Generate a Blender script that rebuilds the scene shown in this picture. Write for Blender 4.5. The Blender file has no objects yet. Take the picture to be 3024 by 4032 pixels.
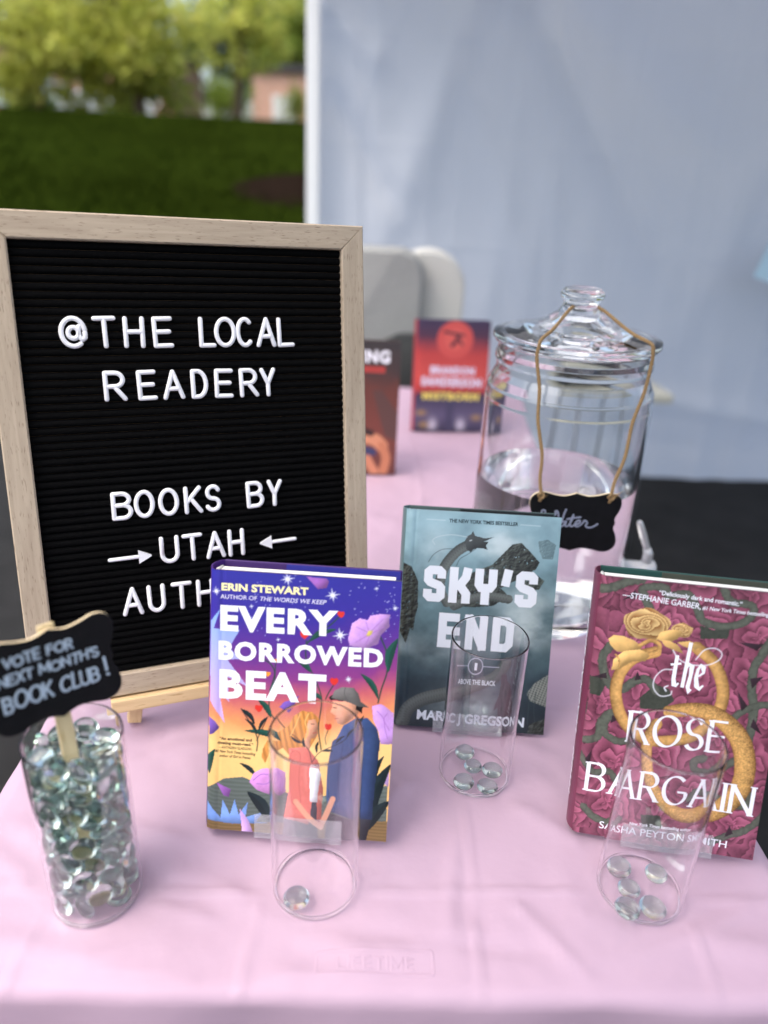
import bpy, bmesh, math, random
import numpy as np
from mathutils import Vector, Matrix, Quaternion

random.seed(7); rng = np.random.default_rng(11)
sc = bpy.context.scene
COL = sc.collection
PI = math.pi

# ---------------------------------------------------------------- camera
# table top is z = 0, ground is z = GZ; x right, y away from the viewer (metres)
GZ = -0.74
PITCH, ROLL, CAMH = 0.4328527, 0.0478723, 0.5057277
cam_d = bpy.data.cameras.new("camera"); cam = bpy.data.objects.new("camera", cam_d); COL.objects.link(cam)
fw = Vector((0, math.cos(PITCH), -math.sin(PITCH))); rt = Vector((1, 0, 0)); up = rt.cross(fw)
r2 = rt * math.cos(ROLL) + up * math.sin(ROLL); u2 = up * math.cos(ROLL) - rt * math.sin(ROLL)
cam.matrix_world = Matrix(((r2.x, u2.x, -fw.x, 0), (r2.y, u2.y, -fw.y, 0), (r2.z, u2.z, -fw.z, CAMH), (0, 0, 0, 1)))
cam_d.sensor_fit = 'VERTICAL'; cam_d.sensor_height = 36.0; cam_d.lens = 26.364
cam_d.clip_start = 0.02; cam_d.clip_end = 1500
cam_d.dof.use_dof = True; cam_d.dof.focus_distance = 0.655; cam_d.dof.aperture_fstop = 26.364 / 10.5
sc.camera = cam

# ---------------------------------------------------------------- light
w = bpy.data.worlds.new("World"); sc.world = w; w.use_nodes = True
nt = w.node_tree; bg = nt.nodes["Background"]
sky = nt.nodes.new("ShaderNodeTexSky"); sky.sky_type = 'NISHITA'; sky.sun_disc = False
SUN_EL, SUN_AZ = math.radians(60), math.radians(235)      # azimuth clockwise from +y
sky.sun_elevation = SUN_EL; sky.sun_rotation = SUN_AZ
sky.air_density = 1.0; sky.dust_density = 4.0; sky.ozone_density = 1.0
bg.inputs[1].default_value = 0.15
nt.links.new(sky.outputs[0], bg.inputs[0])
sun_d = bpy.data.lights.new("sun", 'SUN'); sun_d.energy = 1.5; sun_d.angle = math.radians(75); sun_d.color = (1.0, 0.95, 0.88)
sun = bpy.data.objects.new("sun", sun_d); COL.objects.link(sun)
sd = Vector((math.cos(SUN_EL) * math.sin(SUN_AZ), math.cos(SUN_EL) * math.cos(SUN_AZ), math.sin(SUN_EL)))
sun.rotation_euler = sd.to_track_quat('Z', 'Y').to_euler()

vs = sc.view_settings
vs.view_transform = 'Standard'; vs.look = 'None'; vs.exposure = 1.04; vs.gamma = 1.0; vs.use_curve_mapping = False
cy = sc.cycles
cy.max_bounces = 26; cy.transmission_bounces = 26; cy.glossy_bounces = 8; cy.diffuse_bounces = 4; cy.transparent_max_bounces = 16
cy.sample_clamp_indirect = 6.0; cy.blur_glossy = 0.0; cy.use_denoising = True

CLOTH_COL = (.46, .325, .412, 1)
# ---------------------------------------------------------------- helpers
def lin(r, g, b):
    f = lambda c: (c / 255) / 12.92 if c / 255 <= 0.04045 else ((c / 255 + 0.055) / 1.055) ** 2.4
    return (f(r), f(g), f(b), 1.0)

def mat(name, color, rough=0.5, metal=0.0, spec=0.5, noise=None, bump=None, stretch=None, sheen=0.0, trans=0.0, ior=1.45, coat=0.0):
    """principled material; noise=(scale, amount) varies the colour, bump=(scale, strength, distance) the surface"""
    m = bpy.data.materials.new(name); m.use_nodes = True
    n = m.node_tree.nodes; L = m.node_tree.links; b = n["Principled BSDF"]
    b.inputs["Base Color"].default_value = color; b.inputs["Roughness"].default_value = rough
    b.inputs["Metallic"].default_value = metal; b.inputs["Specular IOR Level"].default_value = spec
    b.inputs["Sheen Weight"].default_value = sheen; b.inputs["Transmission Weight"].default_value = trans
    b.inputs["IOR"].default_value = ior; b.inputs["Coat Weight"].default_value = coat
    vec = None
    if noise or bump:
        tc = n.new("ShaderNodeTexCoord"); mp = n.new("ShaderNodeMapping"); L.new(tc.outputs["Object"], mp.inputs[0])
        if stretch: mp.inputs["Scale"].default_value = stretch
        vec = mp.outputs[0]
    if noise:
        t = n.new("ShaderNodeTexNoise"); t.inputs["Scale"].default_value = noise[0]; t.inputs["Detail"].default_value = 6
        L.new(vec, t.inputs["Vector"])
        r = n.new("ShaderNodeMapRange"); r.inputs[1].default_value = 0.25; r.inputs[2].default_value = 0.75
        r.inputs[3].default_value = 1 - noise[1]; r.inputs[4].default_value = 1 + noise[1]
        L.new(t.outputs["Fac"], r.inputs[0])
        mx = n.new("ShaderNodeVectorMath"); mx.operation = 'SCALE'; mx.inputs[0].default_value = color[:3]
        L.new(r.outputs[0], mx.inputs["Scale"]); L.new(mx.outputs[0], b.inputs["Base Color"])
    if bump:
        t = n.new("ShaderNodeTexNoise"); t.inputs["Scale"].default_value = bump[0]; t.inputs["Detail"].default_value = 5
        L.new(vec, t.inputs["Vector"])
        bp = n.new("ShaderNodeBump"); bp.inputs["Strength"].default_value = bump[1]; bp.inputs["Distance"].default_value = bump[2]
        L.new(t.outputs["Fac"], bp.inputs["Height"]); L.new(bp.outputs[0], b.inputs["Normal"])
    return m

def wood(name, light, dark, scale=60.0, rough=0.6):
    """grain runs along the object's own x axis"""
    m = bpy.data.materials.new(name); m.use_nodes = True
    n = m.node_tree.nodes; L = m.node_tree.links; b = n["Principled BSDF"]; b.inputs["Roughness"].default_value = rough
    b.inputs["Specular IOR Level"].default_value = 0.25
    tc = n.new("ShaderNodeTexCoord"); mp = n.new("ShaderNodeMapping"); L.new(tc.outputs["Object"], mp.inputs[0])
    mp.inputs["Scale"].default_value = (0.07, 1, 1)
    t1 = n.new("ShaderNodeTexNoise"); t1.inputs["Scale"].default_value = scale * 3; t1.inputs["Detail"].default_value = 7; t1.inputs["Distortion"].default_value = 1.2
    t2 = n.new("ShaderNodeTexNoise"); t2.inputs["Scale"].default_value = scale * 16; t2.inputs["Detail"].default_value = 3
    mp2 = n.new("ShaderNodeMapping"); mp2.inputs["Scale"].default_value = (0.11, 1, 1); L.new(tc.outputs["Object"], mp2.inputs[0])
    L.new(mp.outputs[0], t1.inputs["Vector"]); L.new(mp2.outputs[0], t2.inputs["Vector"])
    r1 = n.new("ShaderNodeMapRange"); r1.inputs[1].default_value = .3; r1.inputs[2].default_value = .7; L.new(t1.outputs["Fac"], r1.inputs[0])
    r2 = n.new("ShaderNodeMapRange"); r2.inputs[1].default_value = .60; r2.inputs[2].default_value = .68; r2.inputs[4].default_value = .8; L.new(t2.outputs["Fac"], r2.inputs[0])
    mx = n.new("ShaderNodeMix"); mx.data_type = 'RGBA'; mx.inputs[6].default_value = light
    mid = tuple(0.62 * a + 0.38 * c for a, c in zip(light, dark)); mx.inputs[7].default_value = mid
    L.new(r1.outputs[0], mx.inputs[0])
    m2 = n.new("ShaderNodeMix"); m2.data_type = 'RGBA'; m2.inputs[7].default_value = dark
    L.new(r2.outputs[0], m2.inputs[0]); L.new(mx.outputs[2], m2.inputs[6]); L.new(m2.outputs[2], b.inputs["Base Color"])
    bp = n.new("ShaderNodeBump"); bp.inputs["Strength"].default_value = .35; bp.inputs["Distance"].default_value = .0004; bp.invert = True
    L.new(r2.outputs[0], bp.inputs["Height"]); L.new(bp.outputs[0], b.inputs["Normal"])
    return m

def attr_mat(name, rough=0.4, coat=0.0, spec=0.5, bump=None):
    m = bpy.data.materials.new(name); m.use_nodes = True
    n = m.node_tree.nodes; L = m.node_tree.links; b = n["Principled BSDF"]
    b.inputs["Roughness"].default_value = rough; b.inputs["Coat Weight"].default_value = coat; b.inputs["Specular IOR Level"].default_value = spec
    a = n.new("ShaderNodeAttribute"); a.attribute_name = "Col"; L.new(a.outputs["Color"], b.inputs["Base Color"])
    if bump:
        tc = n.new("ShaderNodeTexCoord"); t = n.new("ShaderNodeTexNoise"); t.inputs["Scale"].default_value = bump[0]
        L.new(tc.outputs["Object"], t.inputs["Vector"])
        bp = n.new("ShaderNodeBump"); bp.inputs["Strength"].default_value = bump[1]; bp.inputs["Distance"].default_value = bump[2]
        L.new(t.outputs["Fac"], bp.inputs["Height"]); L.new(bp.outputs[0], b.inputs["Normal"])
    return m

def glass(name, color=(1, 1, 1, 1), ior=1.46, rough=0.0):
    m = bpy.data.materials.new(name); m.use_nodes = True
    b = m.node_tree.nodes["Principled BSDF"]
    b.inputs["Base Color"].default_value = color; b.inputs["Transmission Weight"].default_value = 1.0
    b.inputs["IOR"].default_value = ior; b.inputs["Roughness"].default_value = rough
    return m

def thin_glass(name, tint=(1, 1, 1, 1), f0=.045, milk=0.0):
    """thin clear wall: straight transmission with a mirror sheen that grows towards grazing angles"""
    m = bpy.data.materials.new(name); m.use_nodes = True; n = m.node_tree.nodes; L = m.node_tree.links
    n.remove(n["Principled BSDF"]); out = n["Material Output"]
    t = n.new("ShaderNodeBsdfTransparent"); t.inputs[0].default_value = tint
    g = n.new("ShaderNodeBsdfGlossy"); g.inputs["Roughness"].default_value = .02
    lw = n.new("ShaderNodeLayerWeight"); pw = n.new("ShaderNodeMath"); pw.operation = 'POWER'; pw.inputs[1].default_value = 5
    L.new(lw.outputs["Facing"], pw.inputs[0])
    ma = n.new("ShaderNodeMath"); ma.operation = 'MULTIPLY_ADD'; ma.inputs[1].default_value = .80; ma.inputs[2].default_value = f0; L.new(pw.outputs[0], ma.inputs[0])
    mx = n.new("ShaderNodeMixShader"); L.new(ma.outputs[0], mx.inputs[0]); L.new(t.outputs[0], mx.inputs[1]); L.new(g.outputs[0], mx.inputs[2])
    last = mx
    if milk:
        d = n.new("ShaderNodeBsdfDiffuse"); d.inputs[0].default_value = (.9, .9, .93, 1); m2 = n.new("ShaderNodeMixShader"); m2.inputs[0].default_value = milk
        L.new(mx.outputs[0], m2.inputs[1]); L.new(d.outputs[0], m2.inputs[2]); last = m2
    L.new(last.outputs[0], out.inputs[0])
    return m

class MB:
    """collects geometry for ONE mesh object"""
    def __init__(s): s.v = []; s.f = []; s.mi = []; s.sm = []; s.c = []; s.cur = 0; s.smooth = False; s.col = None; s.M = None
    def add(s, vs, fs, smooth=None):
        o = len(s.v)
        if s.M is not None: vs = [tuple(s.M @ Vector(v)) for v in vs]
        s.v += [tuple(v) for v in vs]; s.f += [tuple(i + o for i in f) for f in fs]
        s.mi += [s.cur] * len(fs); s.sm += [s.smooth if smooth is None else smooth] * len(fs)
        s.c += [s.col] * len(vs)
        return s
    def box(s, x0, x1, y0, y1, z0, z1):
        return s.add([(x, y, z) for x in (x0, x1) for y in (y0, y1) for z in (z0, z1)],
                     [(0, 1, 3, 2), (4, 6, 7, 5), (0, 4, 5, 1), (2, 3, 7, 6), (0, 2, 6, 4), (1, 5, 7, 3)], False)
    def rbox(s, x0, x1, y0, y1, z0, z1, r, seg=2):
        bm = bmesh.new()
        bmesh.ops.create_cube(bm, size=1)
        for v in bm.verts: v.co = Vector(((x0 + x1) / 2 + v.co.x * (x1 - x0), (y0 + y1) / 2 + v.co.y * (y1 - y0), (z0 + z1) / 2 + v.co.z * (z1 - z0)))
        bmesh.ops.bevel(bm, geom=list(bm.edges), offset=r, segments=seg, affect='EDGES', profile=.6)
        bm.verts.index_update()
        s.add([v.co.copy() for v in bm.verts], [[v.index for v in f.verts] for f in bm.faces], False); bm.free(); return s
    def prism(s, pts, z0, z1, axis='z'):
        """pts: ccw outline in two axes, extruded along the third"""
        n = len(pts)
        P = (lambda a, b, c: (a, b, c)) if axis == 'z' else ((lambda a, b, c: (a, c, b)) if axis == 'y' else (lambda a, b, c: (c, a, b)))
        vs = [P(a, b, z0) for a, b in pts] + [P(a, b, z1) for a, b in pts]
        fs = [tuple(range(n))[::-1], tuple(range(n, 2 * n))] + [(i, (i + 1) % n, n + (i + 1) % n, n + i) for i in range(n)]
        if axis == 'y': fs = [f[::-1] for f in fs]
        return s.add(vs, fs, False)
    def tube(s, pts, r, n=8, closed=False, flat=None, caps=True):
        """swept round tube; r number or list; flat=(normal, factor) squashes it"""
        pts = [Vector(p) for p in pts]; N = len(pts)
        rs = r if isinstance(r, (list, tuple)) else [r] * N
        tang = []
        for i in range(N):
            a = pts[(i - 1) % N] if (closed or i > 0) else pts[i]; b = pts[(i + 1) % N] if (closed or i < N - 1) else pts[i]
            t = (b - a); tang.append(t.normalized() if t.length > 1e-9 else Vector((0, 0, 1)))
        ref = Vector(flat[0]) if flat else (Vector((0, 0, 1)) if abs(tang[0].z) < .9 else Vector((1, 0, 0)))
        rings = []
        for i in range(N):
            t = tang[i]; a = ref - t * ref.dot(t)
            if a.length < 1e-6: a = t.orthogonal()
            a.normalize(); b = t.cross(a)
            if not flat: ref = a
            k = flat[1] if flat else 1
            rings.append([pts[i] + rs[i] * (math.cos(q) * b + k * math.sin(q) * a) for q in [2 * PI * j / n for j in range(n)]])
        cap0 = cap1 = None
        if caps == 'round' and not closed:
            def dome(i, sgn):
                out = []; c = pts[i]
                for th in (35, 65):
                    out.append([c + (p - c) * math.cos(math.radians(th)) + tang[i] * sgn * rs[i] * math.sin(math.radians(th)) for p in rings[i]])
                return out
            rings = dome(0, -1)[::-1] + rings + dome(N - 1, 1)
        vs = [p for R in rings for p in R]; m = len(rings); fs = []
        for i in range(m if closed else m - 1):
            for j in range(n): fs.append((i * n + j, i * n + (j + 1) % n, ((i + 1) % m) * n + (j + 1) % n, ((i + 1) % m) * n + j))
        if not closed and caps:
            fs += [tuple(range(n))[::-1], tuple(range((m - 1) * n, m * n))]
        return s.add(vs, fs, True)
    def lathe(s, prof, n=48, c=(0, 0, 0)):
        """profile of (r,z) from axis to axis going outside-up then inside-down; r=0 ends become poles"""
        q = [prof[0]]                                    # keep shading flat along straight stretches
        for a, b in zip(prof, prof[1:]):
            L = math.hypot(b[0] - a[0], b[1] - a[1])
            if L > .004 and s.M is None:
                for t in (.0006 / L, 1 - .0006 / L): q.append((a[0] + (b[0] - a[0]) * t, a[1] + (b[1] - a[1]) * t))
            q.append(b)
        prof = q; vs = []; fs = []; rows = []
        for r, z in prof:
            if r < 1e-7: rows.append([len(vs)]); vs.append((c[0], c[1], c[2] + z))
            else:
                rows.append(list(range(len(vs), len(vs) + n)))
                vs += [(c[0] + r * math.cos(2 * PI * k / n), c[1] + r * math.sin(2 * PI * k / n), c[2] + z) for k in range(n)]
        for A, B in zip(rows, rows[1:]):
            for k in range(n):
                if len(A) == 1 and len(B) == 1: continue
                if len(A) == 1: fs.append((A[0], B[(k + 1) % n], B[k]))
                elif len(B) == 1: fs.append((A[k], A[(k + 1) % n], B[0]))
                else: fs.append((A[k], A[(k + 1) % n], B[(k + 1) % n], B[k]))
        return s.add(vs, fs, True)
    def build(s, name, mats, parent=None, flipfix=False):
        me = bpy.data.meshes.new(name); me.from_pydata(s.v, [], s.f)
        for m in (mats if isinstance(mats, (list, tuple)) else [mats]): me.materials.append(m)
        me.polygons.foreach_set("material_index", s.mi); me.polygons.foreach_set("use_smooth", s.sm)
        if any(c is not None for c in s.c):
            ca = me.color_attributes.new("Col", 'FLOAT_COLOR', 'POINT')
            ca.data.foreach_set("color", np.array([c or (1, 1, 1, 1) for c in s.c], dtype=np.float32).ravel())
        me.update()
        if flipfix:
            bm = bmesh.new(); bm.from_mesh(me); bmesh.ops.recalc_face_normals(bm, faces=bm.faces); bm.to_mesh(me); bm.free()
        return link(name, me, parent)

def link(name, me, parent=None):
    o = bpy.data.objects.new(name, me); COL.objects.link(o)
    if parent: o.parent = parent
    return o

def np_mesh(name, V, F, m, cols=None, smooth=True):
    me = bpy.data.meshes.new(name)
    V = np.asarray(V, dtype=np.float32); F = np.asarray(F, dtype=np.int32); k = F.shape[1]
    me.vertices.add(len(V)); me.vertices.foreach_set("co", V.ravel())
    me.loops.add(F.size); me.loops.foreach_set("vertex_index", F.ravel())
    me.polygons.add(len(F)); me.polygons.foreach_set("loop_start", np.arange(0, F.size, k, dtype=np.int32))
    me.polygons.foreach_set("use_smooth", np.full(len(F), smooth))
    for mm in (m if isinstance(m, (list, tuple)) else [m]): me.materials.append(mm)
    if cols is not None:
        ca = me.color_attributes.new("Col", 'FLOAT_COLOR', 'POINT'); ca.data.foreach_set("color", np.asarray(cols, dtype=np.float32).ravel())
    me.update(calc_edges=True); me.validate()
    return me

def grid_faces(nx, ny):
    i = np.arange(nx - 1)[None, :] + np.arange(ny - 1)[:, None] * nx; i = i.ravel()
    return np.stack([i, i + 1, i + nx + 1, i + nx], 1)

def tag(o, label=None, cat=None, group=None, kind=None):
    for k, v in (("label", label), ("category", cat), ("group", group), ("kind", kind)):
        if v: o[k] = v
    return o

def thing(name, label, cat, loc=(0, 0, 0), rz=0, group=None, M=None):
    o = bpy.data.objects.new(name, None); COL.objects.link(o); o.empty_display_size = .02
    if M is not None: o.matrix_world = M
    else: o.location = loc; o.rotation_euler = (0, 0, rz)
    return tag(o, label, cat, group)

def pose(x, y, z, yaw, lean, roll=0):
    """frame of a leaning panel: local x along it, local y into it (away from the viewer), local z up it"""
    a = Vector((math.cos(yaw), math.sin(yaw), 0)); n = Vector((-math.sin(yaw), math.cos(yaw), 0))
    u = Vector((0, 0, 1)) * math.cos(lean) + n * math.sin(lean)
    a2 = a * math.cos(roll) + u * math.sin(roll); uu = u * math.cos(roll) - a * math.sin(roll)
    d = uu.cross(a2)
    return Matrix(((a2.x, d.x, uu.x, x), (a2.y, d.y, uu.y, y), (a2.z, d.z, uu.z, z), (0, 0, 0, 1)))

def vnoise(X, Y, seed=0):
    r = np.random.default_rng(seed); T = r.random((256, 256))
    xi = np.floor(X).astype(int); yi = np.floor(Y).astype(int); fx = X - xi; fy = Y - yi
    fx = fx * fx * (3 - 2 * fx); fy = fy * fy * (3 - 2 * fy)
    g = lambda a, b: T[a % 256, b % 256]
    return (g(xi, yi) * (1 - fx) + g(xi + 1, yi) * fx) * (1 - fy) + (g(xi, yi + 1) * (1 - fx) + g(xi + 1, yi + 1) * fx) * fy
def fbm(X, Y, o=5, seed=0):
    s = 0; a = .5; t = 0
    for k in range(o): s = s + a * vnoise(X * 2 ** k + 13.7 * k, Y * 2 ** k + 7.1 * k, seed + k); t += a; a *= .5
    return s / t

# ---------------------------------------------------------------- stroke alphabet (cap height 1)
def arc(cx, cy, rx, ry, a0, a1, n=14):
    return [(cx + rx * math.cos(math.radians(a0 + (a1 - a0) * i / n)), cy + ry * math.sin(math.radians(a0 + (a1 - a0) * i / n))) for i in range(n + 1)]
def glyphs():
    G = {}
    G['A'] = (.76, [[(0, 0), (.38, 1)], [(.38, 1), (.76, 0)], [(.13, .34), (.63, .34)]])
    G['B'] = (.6, [[(0, 0), (0, 1)], [(0, 1), (.3, 1)] + arc(.3, .765, .26, .235, 90, -90) + [(0, .53)], [(.3, .53)] + arc(.32, .265, .28, .265, 90, -90) + [(0, 0)]])
    G['C'] = (.76, [arc(.42, .5, .42, .5, 48, 312, 26)])
    G['D'] = (.68, [[(0, 0), (0, 1)], [(0, 1), (.25, 1)] + arc(.25, .5, .43, .5, 90, -90, 20) + [(0, 0)]])
    G['E'] = (.54, [[(0, 0), (0, 1)], [(0, 1), (.54, 1)], [(0, .52), (.48, .52)], [(0, 0), (.54, 0)]])
    G['F'] = (.52, [[(0, 0), (0, 1)], [(0, 1), (.52, 1)], [(0, .52), (.46, .52)]])
    G['G'] = (.8, [arc(.42, .5, .42, .5, 48, 340, 28), [(.81, .33), (.81, .46)], [(.5, .46), (.83, .46)]])
    G['H'] = (.66, [[(0, 0), (0, 1)], [(.66, 0), (.66, 1)], [(0, .52), (.66, .52)]])
    G['I'] = (.01, [[(0, 0), (0, 1)]])
    G['J'] = (.4, [[(.4, 1), (.4, .22)] + arc(.2, .22, .2, .22, 0, -170, 10)])
    G['K'] = (.62, [[(0, 0), (0, 1)], [(.6, 1), (0, .38)], [(.2, .58), (.64, 0)]])
    G['L'] = (.5, [[(0, 0), (0, 1)], [(0, 0), (.5, 0)]])
    G['M'] = (.84, [[(0, 0), (0, 1)], [(0, 1), (.42, .25)], [(.42, .25), (.84, 1)], [(.84, 1), (.84, 0)]])
    G['N'] = (.7, [[(0, 0), (0, 1)], [(0, 1), (.7, 0)], [(.7, 0), (.7, 1)]])
    G['O'] = (.92, [('loop', arc(.46, .5, .46, .5, 90, 450, 36)[:-1])])
    G['P'] = (.58, [[(0, 0), (0, 1)], [(0, 1), (.3, 1)] + arc(.3, .74, .28, .26, 90, -90) + [(0, .48)]])
    G['R'] = (.62, [[(0, 0), (0, 1)], [(0, 1), (.3, 1)] + arc(.3, .74, .28, .26, 90, -90) + [(0, .48)], [(.28, .48), (.62, 0)]])
    G['S'] = (.58, [arc(.29, .745, .265, .255, 25, 270, 18) + arc(.29, .245, .285, .245, 90, -155, 18)[1:]])
    G['T'] = (.66, [[(.33, 0), (.33, 1)], [(0, 1), (.66, 1)]])
    G['U'] = (.64, [[(0, 1), (0, .32)] + arc(.32, .32, .32, .32, 180, 360, 16) + [(.64, 1)]])
    G['V'] = (.74, [[(0, 1), (.37, 0)], [(.37, 0), (.74, 1)]])
    G['W'] = (1.04, [[(0, 1), (.27, 0)], [(.27, 0), (.52, .95)], [(.52, .95), (.77, 0)], [(.77, 0), (1.04, 1)]])
    G['X'] = (.64, [[(0, 0), (.62, 1)], [(.64, 0), (.02, 1)]])
    G['Y'] = (.68, [[(0, 1), (.34, .45)], [(.68, 1), (.34, .45)], [(.34, .45), (.34, 0)]])
    G["'"] = (.08, [[(.07, 1), (.03, .72)]])
    G['!'] = (.05, [[(.02, 1), (.02, .32)], [(.02, .04), (.03, 0)]])
    G['@'] = (.86, [arc(.45, .5, .42, .5, -55, -350, 30), [(.87, .5), (.86, .3), (.76, .24), (.66, .32), (.64, .5)], ('loop', arc(.46, .48, .19, .2, 0, 350, 18)), [(.66, .7), (.64, .4)]])
    return G
GL = glyphs()
BLOCK = {  # squarish condensed display capitals
    'S': (.56, [[(.56, .86), (.56, .92), (.46, 1), (.1, 1), (0, .92), (0, .64), (.1, .55), (.46, .45), (.56, .36), (.56, .08), (.46, 0), (.1, 0), (0, .08), (0, .14)]]),
    'K': (.56, [[(0, 0), (0, 1)], [(.56, 1), (.52, .8), (.26, .48)], [(0, .48), (.3, .48), (.56, .2), (.56, 0)]]),
    'Y': (.58, [[(0, 1), (0, .58), (.1, .46), (.48, .46), (.58, .58), (.58, 1)], [(.29, .46), (.29, 0)]]),
    "'": (.12, [[(.1, 1.03), (.04, .72)]]),
    'E': (.48, [[(.48, 1), (0, 1), (0, 0), (.48, 0)], [(0, .5), (.4, .5)]]),
    'N': (.56, [[(0, 0), (0, 1)], [(.03, .98), (.53, .02)], [(.56, 0), (.56, 1)]]),
    'D': (.56, [('loop', [(0, 0), (0, 1), (.4, 1), (.56, .84), (.56, .16), (.4, 0)])]),
}
BLOCK = {k: (w_ * .66, [('loop', [(x * .66, y) for x, y in q[1]]) if q[0] == 'loop' else [(x * .66, y) for x, y in q] for q in st]) for k, (w_, st) in BLOCK.items()}
THE = {  # lower-case blackletter-ish word
    't': (.5, [[(.2, .95), (.12, .25), (.17, .08), (.28, .05), (.4, .14)], [(-.1, .66), (.45, .72)]]),
    'h': (.62, [[(.28, 1.35), (.05, .02)], [(.1, .5), (.3, .72), (.46, .66), (.44, .4), (.34, .06), (.42, -.08), (.55, -.02)]]),
    'e': (.5, [[(.1, .36), (.4, .5), (.38, .66), (.24, .72), (.1, .58), (.05, .34), (.12, .1), (.28, .02), (.46, .14)]]),
}
def ribbon(mb, pts, wfun, z, closed=False, ext=0.0):
    """flat ribbon in local xz (y = -z offset towards the viewer); wfun(direction) -> full width"""
    P = [np.array(p, float) for p in pts]
    if not closed and ext:
        d = P[0] - P[1]; P[0] = P[0] + d / np.hypot(*d) * ext; d = P[-1] - P[-2]; P[-1] = P[-1] + d / np.hypot(*d) * ext
    N = len(P); Lp = []; Rp = []
    for i in range(N):
        a = P[(i - 1) % N] if (closed or i > 0) else None; b = P[(i + 1) % N] if (closed or i < N - 1) else None
        d1 = (P[i] - a) if a is not None else (b - P[i]); d2 = (b - P[i]) if b is not None else d1
        d1 = d1 / max(np.hypot(*d1), 1e-9); d2 = d2 / max(np.hypot(*d2), 1e-9)
        n1 = np.array([-d1[1], d1[0]]); n2 = np.array([-d2[1], d2[0]]); m = n1 + n2; q = np.hypot(*m)
        m = n1 if q < .3 else m / q
        k = min(1 / max(m @ n1, .5), 1.6); wd = wfun(d1 + d2) / 2
        Lp.append(P[i] + m * wd * k); Rp.append(P[i] - m * wd * k)
    vs = [(p[0], -z, p[1]) for p in Lp] + [(p[0], -z, p[1]) for p in Rp]
    fs = [(i, N + i, N + (i + 1) % N, (i + 1) % N) for i in range(N if closed else N - 1)]
    mb.add(vs, fs, False)
def nib(thick, thin, ang=22):
    def f(d):
        t = math.atan2(d[1], d[0]) - math.radians(ang); return thin + (thick - thin) * abs(math.sin(t)) ** 1.3
    return f
def word_layout(text, font, gap, space=.45):
    x = 0; out = []
    for ch in text:
        if ch == ' ': x += space; continue
        wd, st = font[ch]; out.append((x, st)); x += wd + gap
    return out, x - gap

def title_mesh(mb, text, style, wt, p0, p1, cap, z):
    """lettering from p0 to p1 (mm, baseline) with capitals cap mm high, printed z metres above the panel"""
    font, gap = {'bold': (GL, wt + .10), 'block': (BLOCK, wt + .11), 'roman': (GL, .24), 'the': (THE, .06)}[style]
    lay, tot = word_layout(text, font, gap)
    inset = wt / 2 if style in ('bold', 'block') else .03
    L = math.hypot(p1[0] - p0[0], p1[1] - p0[1]); an = math.atan2(p1[1] - p0[1], p1[0] - p0[0])
    hs = cap * (1 - (wt if style in ('bold', 'block') else 0)); sx = (L - 2 * inset * cap) / tot
    kz = [0]
    def T(x, y):
        X = x * sx + inset * cap; Y = y * hs + (inset * cap if style in ('bold', 'block') else 0)
        return ((p0[0] + X * math.cos(an) - Y * math.sin(an)) / 1000, (p0[1] + X * math.sin(an) + Y * math.cos(an)) / 1000)
    W = wt * cap / 1000
    wf = (lambda d: W) if style in ('bold', 'block') else (nib(W * 1.25, W * .42) if style == 'roman' else nib(W * 1.7, W * .35, 40))
    for x, st in lay:
        for s in st:
            cl = s[0] == 'loop'; pts = [T(x + a, b) for a, b in (s[1] if cl else s)]
            kz[0] += 1
            ribbon(mb, pts, wf, z + (kz[0] % 40) * 4e-6, cl, W / 2 if style in ('bold', 'block') and not cl else 0)
            if style == 'roman' and not cl:
                for (a, b) in (s[0], s[-1]):
                    if b in (0, 1) and len(s) == 2 and abs(s[0][1] - s[1][1]) > .3:
                        kz[0] += 1; ribbon(mb, [T(x + a - .12, b), T(x + a + .12, b)], lambda d: W * .38, z + (kz[0] % 40) * 4e-6)

def text_mesh(mb, s, bold, shear, p0, p1, cap, z, space=1.0):
    """small printed line from the built-in font, fitted between p0 and p1 (mm)"""
    cu = bpy.data.curves.new("t", 'FONT'); cu.body = s; cu.size = 1; cu.shear = shear; cu.offset = bold; cu.resolution_u = 3; cu.space_character = space
    o = bpy.data.objects.new("t", cu); COL.objects.link(o)
    dg = bpy.context.evaluated_depsgraph_get(); me = bpy.data.meshes.new_from_object(o.evaluated_get(dg))
    V = [v.co.copy() for v in me.vertices]; F = [tuple(p.vertices) for p in me.polygons]
    bpy.data.objects.remove(o); bpy.data.curves.remove(cu); bpy.data.meshes.remove(me)
    if not V: return
    x0 = min(v.x for v in V); x1 = max(v.x for v in V); y0 = 0; ch = .727
    if s.isupper() and bold > .04: y0 = min(v.y for v in V); ch = max(v.y for v in V) - y0
    L = math.hypot(p1[0] - p0[0], p1[1] - p0[1]); an = math.atan2(p1[1] - p0[1], p1[0] - p0[0]); kx = L / max(x1 - x0, 1e-6); ky = cap / ch
    vs = []
    for v in V:
        X = (v.x - x0) * kx; Y = (v.y - y0) * ky
        vs.append(((p0[0] + X * math.cos(an) - Y * math.sin(an)) / 1000, -z, (p0[1] + X * math.sin(an) + Y * math.cos(an)) / 1000))
    mb.add(vs, F, False)

def smooth_path(pts, k=8, closed=False):
    P = [np.array(p, float) for p in pts]; N = len(P); out = []
    for i in range(N if closed else N - 1):
        a = P[(i - 1) % N] if (closed or i > 0) else 2 * P[0] - P[1]; b = P[i]; c = P[(i + 1) % N]
        d = P[(i + 2) % N] if (closed or i < N - 2) else 2 * P[-1] - P[-2]
        for j in range(k):
            t = j / k
            out.append(.5 * ((2 * b) + (-a + c) * t + (2 * a - 5 * b + 4 * c - d) * t * t + (-a + 3 * b - 3 * c + d) * t ** 3))
    if not closed: out.append(P[-1])
    return out
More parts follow.
